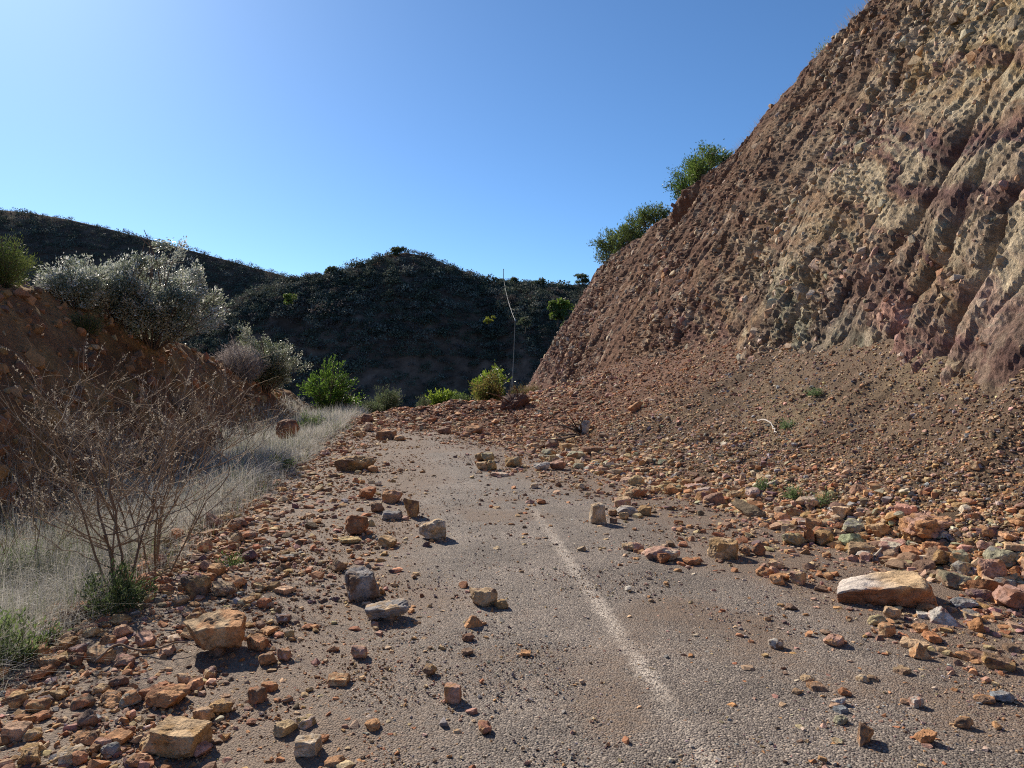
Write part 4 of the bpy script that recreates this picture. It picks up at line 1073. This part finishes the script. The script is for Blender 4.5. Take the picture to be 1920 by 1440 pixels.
# rim bushes on the cliff
def rim_bush(label, px, py, d, hpx, wpx, cols, mat, seed, **kw):
    p = at(px, py, d) + np.array([.25, .3, -.25]); k_ = d / F
    return shrub('shrub', label, 'shrub', p, hpx * k_ * 1.02, wpx * k_ * 1.08, kw.pop('nstem', 22), kw.pop('nleaf', 4500), kw.pop('lsize', .11), .35, cols, mat, seed, group='bushes on the cliff rim', flat=.5, leafspread=.1, basespread=.42, **kw)
RIMG = [(.09, .13, .035), (.12, .17, .045), (.17, .22, .07), (.07, .10, .03)]
rim_bush('lowest rim bush, grey green and overhanging the far end of the cliff', 1150, 484, 36, 72, 66, RIMG, M_leaf, 51, nleaf=6500, lean=(-.12, 0), depth=3.0)
rim_bush('second rim bush, touching the right side of the lowest one', 1182, 446, 34.3, 52, 50, RIMG, M_leaf, 56, nleaf=4200, lean=(-.08, 0), depth=3.0)
rim_bush('thin leafy rim bush just above the two lowest ones', 1218, 414, 32.8, 52, 48, RIMG, M_leaf, 52, nleaf=3200, lean=(-.1, 0), depth=2.5)
rim_bush('dense dark green rim bush halfway up the skyline', 1289, 356, 29, 74, 54, [(.05, .10, .02), (.08, .14, .03), (.12, .18, .04)], M_leaf, 53, nleaf=7000, lsize=.1, lean=(-.08, 0), depth=3)
rim_bush('rounder green rim bush leaning on the dense dark one', 1322, 318, 27.6, 64, 54, [(.06, .11, .02), (.09, .15, .03), (.13, .19, .045)], M_leaf, 57, nleaf=6000, lsize=.1, lean=(-.08, 0), depth=3)
rim_bush('pale thin rim bush high on the skyline', 1548, 98, 21.8, 44, 44, [(.16, .20, .10), (.22, .25, .14)], M_leaf, 54, nleaf=2200, lsize=.07)
rim_bush('topmost small green rim bush at the top of the frame', 1634, 16, 19.6, 26, 44, RIMG, M_leaf, 55, nleaf=1600, lsize=.06)
# dry grass fringe on the rim
n = 9000; yy = rng.uniform(17, 43, n); yi = np.clip(np.searchsorted(cy, yy), 1, len(cy) - 2); ti = rng.integers(416, 432, n)
k = rng.random(n) < .25 + 3 * fbm(P3(yy, yy * 0), 1.1, 3); yi, ti = yi[k], ti[k]; n = len(yi)
pp = pcd[yi, ti]; tip = pp + np.stack([-.15 + rng.normal(0, .12, n), rng.normal(0, .12, n), rng.uniform(.12, .38, n)], -1)
sd_ = np.stack([np.full(n, .006), np.zeros(n), np.zeros(n)], -1)
v = np.stack([pp - sd_, pp + sd_, tip], 1).reshape(-1, 3); f = np.arange(n * 3).reshape(-1, 3)
tag(add('rim_grass', mesh_arrays('rim_grass', v, f, np.repeat(np.array([.40, .33, .22]) * rng.uniform(.7, 1.2, (n, 1)), 3, 0), False, M_grass)), 'fringe of dry grass along the cliff rim', kind='stuff')

# ------------------------------------------------------------------ bare twiggy shrubs with seed spikes
def twig_shrub(label, base, h, spread, seed, nmain, lean=(0, 0), bark=(.15, .095, .065), tw=(.38, .285, .20), group='bare twiggy shrubs on the left verge', nlat=6, ntw=5):
    g = np.random.default_rng(seed); base = np.asarray(base, float)
    root = bpy.data.objects.new('dry_shrub', None); C.objects.link(root); root.location = base; tag(root, label, 'dry shrub', group)
    L1, R1, L2, R2, SP = [], [], [], [], []
    for i in range(nmain):
        az = g.uniform(0, 2 * np.pi); r = g.uniform(.35, 1.25)
        top = np.array([math.cos(az) * spread * r + lean[0], math.sin(az) * spread * r * .8 + lean[1], h * g.uniform(.42, .8)])
        st = np.array([math.cos(az) * .05, math.sin(az) * .05, -.05])
        t = np.linspace(0, 1, 9)[:, None]
        ln = st + (top - st) * t + np.array([0, 0, .18 * h]) * np.sin(np.pi * t) * .5 + np.cumsum(g.normal(0, .032 * h, (9, 3)), 0) * t
        L1.append(ln); R1.append(np.linspace(.010, .0034, 9) * g.uniform(.7, 1.15) * h / 1.4)
        for j in range(nlat):
            t0 = g.integers(2, 9); q = ln[t0]
            tang = ln[min(8, t0)] - ln[t0 - 1]; tang /= np.linalg.norm(tang)
            dv_ = tang * .7 + g.normal(0, .65, 3); dv_[2] = abs(dv_[2]) * .5 + .15; dv_ /= np.linalg.norm(dv_)
            Ln = h * g.uniform(.22, .5)
            t = np.linspace(0, 1, 7)[:, None]
            l2 = q + dv_ * Ln * t + np.array([0, 0, .22 * Ln]) * t ** 2 + np.cumsum(g.normal(0, .012 * h, (7, 3)), 0) * t
            L1.append(l2); R1.append(np.linspace(.0048, .0019, 7) * h / 1.4)
            for m_ in range(ntw):
                t1 = g.integers(1, 7); q2 = l2[t1]
                dw = dv_ * .6 + g.normal(0, .5, 3) + np.array([0, 0, .55]); dw /= np.linalg.norm(dw)
                l3 = curve_pts(q2, q2 + dw * h * g.uniform(.1, .26), 5, g, .05)
                L2.append(l3); R2.append(np.linspace(.0022, .0011, 5))
                if g.random() < .45: SP.append(l3)
    cols = []
    for ln, r in zip(L1, R1):
        t = np.clip((r.mean() - .003) / .006, 0, 1); cols.append(np.array(bark) * t + np.array(tw) * .75 * (1 - t))
    v, f, c = tubes(L1, R1, 5, cols); v2, f2, c2 = tubes(L2, R2, 3, [np.array(tw) * g.uniform(.7, 1.3) for _ in L2])
    add('branches', mesh_arrays('branches', np.concatenate([v, v2]), np.concatenate([f, f2 + len(v)]), np.concatenate([c, c2]), True, M_bark), root)
    if SP:
        pos = []; ax = []
        for ln in SP:
            k = 16; t = g.uniform(.45, 1.0, k)[:, None]; d_ = ln[-1] - ln[0]
            pos.append(ln[0] + d_ * t); ax.append(np.repeat((d_ / np.linalg.norm(d_))[None], k, 0))
        pos = np.concatenate(pos); ax = np.concatenate(ax)
        v, f, c = leaf_quads(pos, np.full(len(pos), .014) * g.uniform(.7, 1.4, len(pos)), .5, np.array([.46, .41, .34]) * g.uniform(.7, 1.2, (len(pos), 1)), g, .1, ax * .5)
        add('seed_spikes', mesh_arrays('seed_spikes', v, f, c, False, M_grass), root)
    return root
def gp(px, py): return hit(px, py)
twig_shrub('tall bare brown shrub with a thick leaning stem right above the green weeds', gp(228, 1118), 1.5, .75, 61, 6, lean=(-.05, .3), nlat=7)
twig_shrub('bare shrub with an upright straight stem behind the leaning stem', gp(262, 1036), 1.5, .8, 62, 6, lean=(.1, .3), nlat=7)
twig_shrub('bare spreading shrub nearest to the stones at the shoulder', gp(300, 1078), 1.25, .7, 63, 5, lean=(.3, .2))
twig_shrub('low bare tangle of twigs at the left border of the frame', gp(60, 1075), 1.0, .8, 64, 6, lean=(-.1, .1))
twig_shrub('bare shrub with many upright seed spikes against the dark bank', gp(330, 925), 1.75, .8, 65, 7, nlat=6, lean=(-.1, 0))
twig_shrub('reddish thicket of bare stems below the bank at the left', gp(150, 930), 1.5, .9, 66, 7, nlat=5, lean=(.1, .0))
twig_shrub('small bare shrub at the far end of the twig thicket beside the pale grass', gp(425, 905), 1.05, .7, 67, 6, nlat=5)
twig_shrub('sparse bare stems near the bank foot at the far left', gp(40, 930), 1.35, .7, 68, 6, nlat=5)
twig_shrub('thin lone dry stalks in front of the reddish ditch boulder', gp(480, 858), 1.0, .4, 69, 4, nlat=3, ntw=3)
# fallen grey branches in the grass
def branch(label, pts, rad, col, name='fallen_branch'):
    pts = np.array(pts); lines = [pts]; r = [np.linspace(rad, rad * .45, len(pts))]
    v, f, c = tubes(lines, r, 6, [np.array(col)])
    o0 = pts[0].copy(); o = add(name, mesh_arrays(name, v - o0, f, c, True, M_bark), None, o0); tag(o, label, 'branch')
def ground_line(pxs, lift, wob, seed):
    g = np.random.default_rng(seed); pts = [hit(*q_) for q_ in pxs]
    t = np.linspace(0, len(pts) - 1, 18); P = np.array([np.interp(t, range(len(pts)), [p[i] for p in pts]) for i in range(3)]).T
    P[:, :2] += np.cumsum(g.normal(0, wob, (18, 2)), 0); P[:, 2] = Zall(P[:, 0], P[:, 1]) + lift + .02 * np.sin(t * 3)
    return P
branch('pale curved root lying between stones behind the largest slab', ground_line([(1640, 1055), (1662, 1036), (1690, 1030), (1722, 1036)], .05, .004, 1), .012, (.45, .38, .30), 'fallen_root')
branch('thin white twig lying on the brown scree', ground_line([(1420, 796), (1440, 806), (1444, 822)], .06, .012, 2), .014, (.55, .5, .45))
branch('dry brown stick poking out from the weeds left of the perched block', ground_line([(175, 1258), (230, 1225), (300, 1232), (348, 1226)], .05, .006, 3), .008, (.24, .17, .12))
branch('bleached forked twig in the grass at the left border', ground_line([(0, 1140), (40, 1150), (80, 1172)], .12, .01, 4), .006, (.5, .48, .45))
branch('short dark stick standing in the debris heap', [hit(812, 782) + np.array([-.16, 0, .18]), hit(812, 782) + np.array([-.08, 0, .12]), hit(812, 782) + np.array([0, 0, 0.])], .02, (.07, .05, .04))
# uprooted root clump
p0 = hit(1088, 815); g = np.random.default_rng(8)
root = bpy.data.objects.new('root_clump', None); C.objects.link(root); root.location = p0; tag(root, 'dark tangled root clump with a bleached stump on the lower scree', 'roots')
ls = [curve_pts(np.zeros(3), g.normal(0, 1, 3) * np.array([.5, .25, .15]) + np.array([0, 0, .15]), 6, g, .15) for _ in range(26)]
v, f, c = tubes(ls, [np.linspace(.025, .006, 6)] * 26, 5, [np.array([.08, .06, .05]) * g.uniform(.6, 1.6) for _ in ls]); add('roots', mesh_arrays('roots', v, f, c, True, M_bark), root)
sv, _ = rockmesh('stump', (.16, .16, .34), 'lump', 4, (.42, .39, .35), sub=4, lean=.5, rough=2.2); add('stump', sv, root, (.08, 0, .12))
p0 = hit(962, 768); root = bpy.data.objects.new('root_clump', None); C.objects.link(root); root.location = p0; tag(root, 'reddish brown earthy root mass lying right of the yellowing bush', 'roots')
ls = [curve_pts(np.zeros(3), g.normal(0, 1, 3) * np.array([.6, .4, .3]) + np.array([0, 0, .35]), 6, g, .12) for _ in range(30)]
v, f, c = tubes(ls, [np.linspace(.035, .008, 6)] * 30, 5, [np.array([.13, .07, .05]) * g.uniform(.6, 1.6) for _ in ls]); add('roots', mesh_arrays('roots', v, f, c, True, M_bark), root)
sv, _ = rockmesh('soil_ball', (.8, .6, .5), 'lump', 5, (.14, .075, .055), sub=5, rough=2.6); add('soil_ball', sv, root, (.1, 0, .08))

# ------------------------------------------------------------------ weeds
def weed(label, px, py, h, w, n, cols, seed, lsize=.035, group=None):
    b = hit(px, py)
    shrub('weed', label, 'weed', b, h, w, 14, n, lsize, .3, cols, M_leaf, seed, group=group, bark=(.12, .16, .06), flat=.4, leafspread=.025, sub=5)
WG = [(.06, .12, .03), (.09, .16, .04), (.13, .21, .06)]
weed('leafy green weeds clustered round the base of the leaning bare stem', 215, 1150, .32, .6, 1900, [(.07, .11, .04), (.10, .145, .05), (.14, .18, .08)], 71)
weed('green weeds sprawling in the grass at the left border', 25, 1085, .3, .7, 1400, WG, 72)
weed('small pale green weeds in the lower left grass near the border', 20, 1235, .24, .5, 1400, [(.12, .17, .06), (.17, .23, .09)], 73)
weed('tiny green sprig at the edge between grass and road stones', 435, 1062, .12, .2, 250, WG, 74, .025)
GS = [(.10, .16, .06), (.15, .22, .09), (.20, .26, .14)]
for i, (a, b_, s_, lb) in enumerate([(1436, 918, .16, 'leftmost of the grey green plants growing among the toe stones'), (1492, 934, .18, 'middle low grey green plant among the toe stones'),
                                     (1545, 946, .16, 'grey green plant left of the dark red triangular rock'), (1474, 804, .16, 'small green tuft on the bare brown scree near the white twig'),
                                     (1530, 742, .14, 'faint green tuft highest on the grey scree under the cliff')]):
    weed(lb, a, b_, s_ * .75, s_ * 1.8, 500, GS, 80 + i, .035, 'small green plants on the scree')
n_g = [(600, 800, 'green grass clump in the ditch behind the boulder'), (520, 880, 'fresh green grass clump in the pale verge grass')]
for i, (a, b_, lb) in enumerate(n_g): weed(lb, a, b_, .25, .5, 900, [(.12, .18, .05), (.17, .24, .07)], 90 + i, .06)

# ------------------------------------------------------------------ hills and their shrubs
def hill(name, pts, yr, slope, foot, seed, label, col, back=.5, rough=1.0, ny=110, nx=260, dx0=None):
    pts = np.array(pts, float)
    xr = (pts[:, 0] - 960) / F * yr; zr = CH + (HY - pts[:, 1]) / F * yr
    xs = np.linspace(xr[0], xr[-1], nx)
    zz = np.interp(xs, xr, zr)
    sl = np.interp(xs, xr, slope) if np.ndim(slope) else np.full(nx, slope)
    t = np.concatenate([np.linspace(0, 1, ny), 1 + np.linspace(0, 1, 30)[1:]])
    T, Xh = np.meshgrid(t, xs, indexing='ij')
    Zr = np.repeat(zz[None], len(t), 0); SL = np.repeat(sl[None], len(t), 0)
    run = (Zr - foot) / SL
    Yh = np.where(T <= 1, yr - run * (1 - T), yr + (T - 1) * 120)
    Zh = np.where(T <= 1, foot + (Zr - foot) * (.12 * np.sin(T * np.pi) * 1 + T), Zr - (T - 1) * 120 * back)
    p = np.stack([Xh, Yh, Zh], -1)
    sc_ = (zr.max() - foot) * .35
    amp = np.sin(np.clip(T, 0, 1) * np.pi * .92 + .12).clip(0, 1)
    spur = fbm(P3(Xh + .3 * Zh, Yh * .25, seed), sc_, 4)
    Yh = Yh - amp * sc_ * 1.0 * spur * rough - sc_ * .12 * fbm(p, sc_ * .15, 3) * amp
    Zh = Zh + sc_ * .06 * fbm(p, sc_ * .25, 3) * np.clip(1.2 - T, .15, 1)
    p = np.stack([Xh, Yh, Zh], -1)
    n_ = fbm(p, sc_ * .5, 4, off=seed)[..., None]
    c = np.array(col) * (1 + 1.1 * n_)
    o = tag(add(name, mesh_arrays(name, p.reshape(-1, 3), grid_faces(*Xh.shape), np.clip(c.reshape(-1, 3), .02, .5), True, M_hill)), label, kind='structure')
    return p, t

H1, t1 = hill('hills', [(-500, 350), (-200, 372), (0, 394), (60, 400), (130, 412), (200, 428), (330, 462), (440, 492), (550, 522), (700, 560), (900, 620), (1100, 660)], 420, 1.05, -4, 3,
              'dark shrubby ridge falling from the left behind the bank', (.12, .075, .055))
H2, t2 = hill('hills', [(250, 720), (330, 640), (420, 585), (480, 548), (555, 524), (620, 514), (680, 496), (720, 479), (760, 474), (800, 481), (850, 501), (900, 523), (940, 533), (985, 534), (1050, 541), (1100, 538), (1150, 530), (1300, 510), (1500, 500)],
              200, [1.2] * 11 + [1.1, .95, .8, .72, .68, .68, .7, .7], -7, 8, 'dark shrub covered hill with a rounded summit closing the valley', (.125, .08, .06))

def blob_leaves(centers, radii, nl, lsz, cols, g):
    n = len(centers); N_ = n * nl
    d = g.normal(size=(N_, 3)); d /= np.linalg.norm(d, axis=1, keepdims=True)
    d[:, 2] = np.abs(d[:, 2]) * .95 - .1
    r = np.repeat(radii, nl)[:, None] * (g.uniform(.45, 1.1, (N_, 1)))
    pos = np.repeat(centers, nl, 0) + d * r * np.array([1, 1, .85])
    cc = np.repeat(cols, nl, 0) * g.uniform(.65, 1.35, (N_, 1))
    return leaf_quads(pos, lsz * np.repeat(radii, nl) * g.uniform(.6, 1.4, N_), .8, cc, g, .0)

def hill_cover(name, H, t, n, rlo, rhi, nl, label, seed, lsz=.19):
    g = np.random.default_rng(seed)
    ny_ = len(t[t <= 1])
    i = (ny_ * g.random(n) ** .8).astype(int).clip(0, ny_ + 2); j = g.integers(0, H.shape[1], n)
    c = H[i, j] + g.normal(0, .8, (n, 3)) * np.array([1, 1, 0])
    k = g.random(n) < .70 + 1.8 * fbm(c, 14, 3, off=seed)
    c = c[k]; n = len(c)
    r = g.uniform(rlo, rhi, n) * np.exp(g.normal(0, .25, n))
    base = np.array([(.06, .075, .06), (.08, .095, .065), (.11, .125, .09), (.16, .165, .135), (.105, .085, .075)])[g.integers(0, 5, n)]
    v, f, cc = blob_leaves(c + np.array([0, 0, .3]), r, nl, lsz, base, g)
    tag(add(name, mesh_arrays(name, v, f, cc, False, M_farleaf)), label, kind='stuff')
hill_cover('hillside_shrubs', H2, t2, 12000, .6, 1.7, 110, 'dense dark maquis shrubs covering the near hill', 5)
hill_cover('ridge_shrubs', H1, t1, 11000, 1.0, 2.6, 56, 'dark shrubs covering the far left ridge', 6)

# trees one can tell apart on the hill
def far_tree(name, label, px, py, d, hpx, wpx, cols, seed, cat='tree', trunk=True, group=None, nl=1500, shape=1.0):
    g = np.random.default_rng(seed); p = at(px, py, d); k = d / F; h = hpx * k; w_ = wpx * k
    root = bpy.data.objects.new(name, None); C.objects.link(root); root.location = p; tag(root, label, cat, group)
    th = h * (.45 if trunk else .2)
    lines = [curve_pts(np.array([0, 0, -h * .3]), np.array([g.normal(0, .06) * h, 0, th]), 5, g, .03)]
    rads = [np.linspace(.05, .03, 5) * h]
    cen = []
    for i in range(14):
        az = g.uniform(0, 6.28); r = g.uniform(.1, .8); e_ = np.array([math.cos(az) * w_ / 2 * r, math.sin(az) * w_ / 2 * r, h * g.uniform(.3 if trunk else .1, .88)])
        lines.append(curve_pts(lines[0][-1], e_, 5, g, .06)); rads.append(np.linspace(.022, .008, 5) * h); cen.append(e_)
    v, f, c = tubes(lines, rads, 5, [np.array([.09, .065, .05])] * len(lines)); add('trunk', mesh_arrays('trunk', v, f, c, True, M_bark), root)
    cen = np.array(cen); rr = np.full(len(cen), min(w_, h) * .27) * g.uniform(.7, 1.25, len(cen))
    base = np.array(cols)[g.integers(0, len(cols), len(cen))]
    v, f, c = blob_leaves(cen, rr, nl // len(cen), .38, base, g)
    add('crown', mesh_arrays('crown', v, f, c, False, M_leaf), root)
FT = [(.05, .075, .03), (.07, .095, .04), (.09, .11, .05)]
sk = 'trees standing out on the hill'
far_tree('tree', 'small dark tree alone on the skyline next to the cliff', 1093, 539, 198, 25, 30, FT, 1, group=sk)
far_tree('tree', 'round dark tree on the skyline between bare red ridges', 1008, 545, 198, 24, 34, FT, 2, group=sk)
far_tree('tree', 'small round skyline tree right of the ridge pole', 964, 540, 198, 20, 20, FT, 3, group=sk)
far_tree('tree', 'skyline bush directly left of the ridge pole', 938, 541, 198, 20, 22, FT, 4, group=sk)
far_tree('tree', 'pointed dark tree on the left shoulder of the rounded hill', 620, 526, 199, 28, 24, FT, 5, group=sk)
far_tree('tree', 'broad dark tree on the summit of the rounded hill', 742, 486, 199, 22, 34, FT, 6, group=sk)
far_tree('tree', 'sunlit yellow green round tree on the hillside near the cliff', 1046, 600, 172, 40, 46, [(.14, .20, .03), (.12, .17, .03), (.08, .12, .03)], 7, trunk=False, group=sk, nl=2600)
far_tree('shrub', 'small yellow sunlit bush alone on the dark hillside left of the wire', 917, 608, 172, 14, 28, [(.30, .30, .03), (.24, .26, .03)], 8, 'shrub', trunk=False, group=sk)
far_tree('shrub', 'faint yellow green bush on the left flank of the hill', 541, 572, 182, 22, 30, [(.15, .20, .04), (.11, .16, .03)], 9, 'shrub', trunk=False, group=sk)
far_tree('tree', 'dull green bushy tree low on the hillside behind the far cliff foot', 1068, 632, 150, 34, 44, FT, 10, group=sk)
far_tree('tree', 'grey green domed tree halfway up the hillside right of the wire', 985, 618, 165, 24, 34, [(.11, .12, .08), (.09, .11, .06)], 11, group=sk)

# utility poles and wire
M_pole = attr_mat('weathered_wood', .8, .25, noise=((8, .25),), bump=((30, .004),))
M_metal = attr_mat('pole_metal', .5, .5, noise=(), bump=())
def pole(label, base, top, r, brace=None):
    root = bpy.data.objects.new('utility_pole', None); C.objects.link(root); root.location = base; tag(root, label, 'utility pole')
    a = np.zeros(3); b_ = np.array(top) - np.array(base)
    def part(nm, pts, rr, col, mat, sides=8):
        v, f, c = tubes([np.array(pts)], [np.array(rr)], sides, [np.array(col)]); add(nm, mesh_arrays(nm, v, f, c, True, mat), root)
    part('shaft', [a, b_ * .5, b_], [r, r * .85, r * .7], (.20, .19, .175), M_pole)
    part('insulator', [b_ + np.array([0, 0, -.1]), b_ + np.array([0, 0, .06]), b_ + np.array([0, 0, .14])], [r * 1.3, r * 1.1, r * .5], (.4, .4, .38), M_metal)
    if brace is not None: part('brace', [np.array(brace) - np.array(base), b_ * .62], [r * .8, r * .7], (.20, .185, .165), M_pole)
pb = at(957, 733, 85); pt = at(966, 600, 85)
zg = float(Gz(pb[0], pb[1])); pb[2] = zg
pole('slender leaning utility pole with a brace at the foot of the hill beyond the bushes', pb, pt, .045, pb + np.array([-.5, 0, 0]))
qb = at(944, 548, 196); qt = at(944, 505, 196)
pole('thin upright utility pole on the skyline of the hill', qb, qt, .11)
t = np.linspace(0, 1, 24)[:, None]; qa = pt + np.array([0, 0, -.05]); qe = at(945, 527, 196)
wv = qa + (qe - qa) * t - np.array([0, 0, 1.]) * (.9 * 4 * t * (1 - t))
v, f, c = tubes([wv - qa], [np.full(24, .022)], 6, [np.array([.36, .34, .31])])
o = add('overhead_wire', mesh_arrays('overhead_wire', v, f, c, True, M_metal), None, qa); tag(o, 'pale overhead wire climbing from the leaning pole to the skyline pole', 'wire')
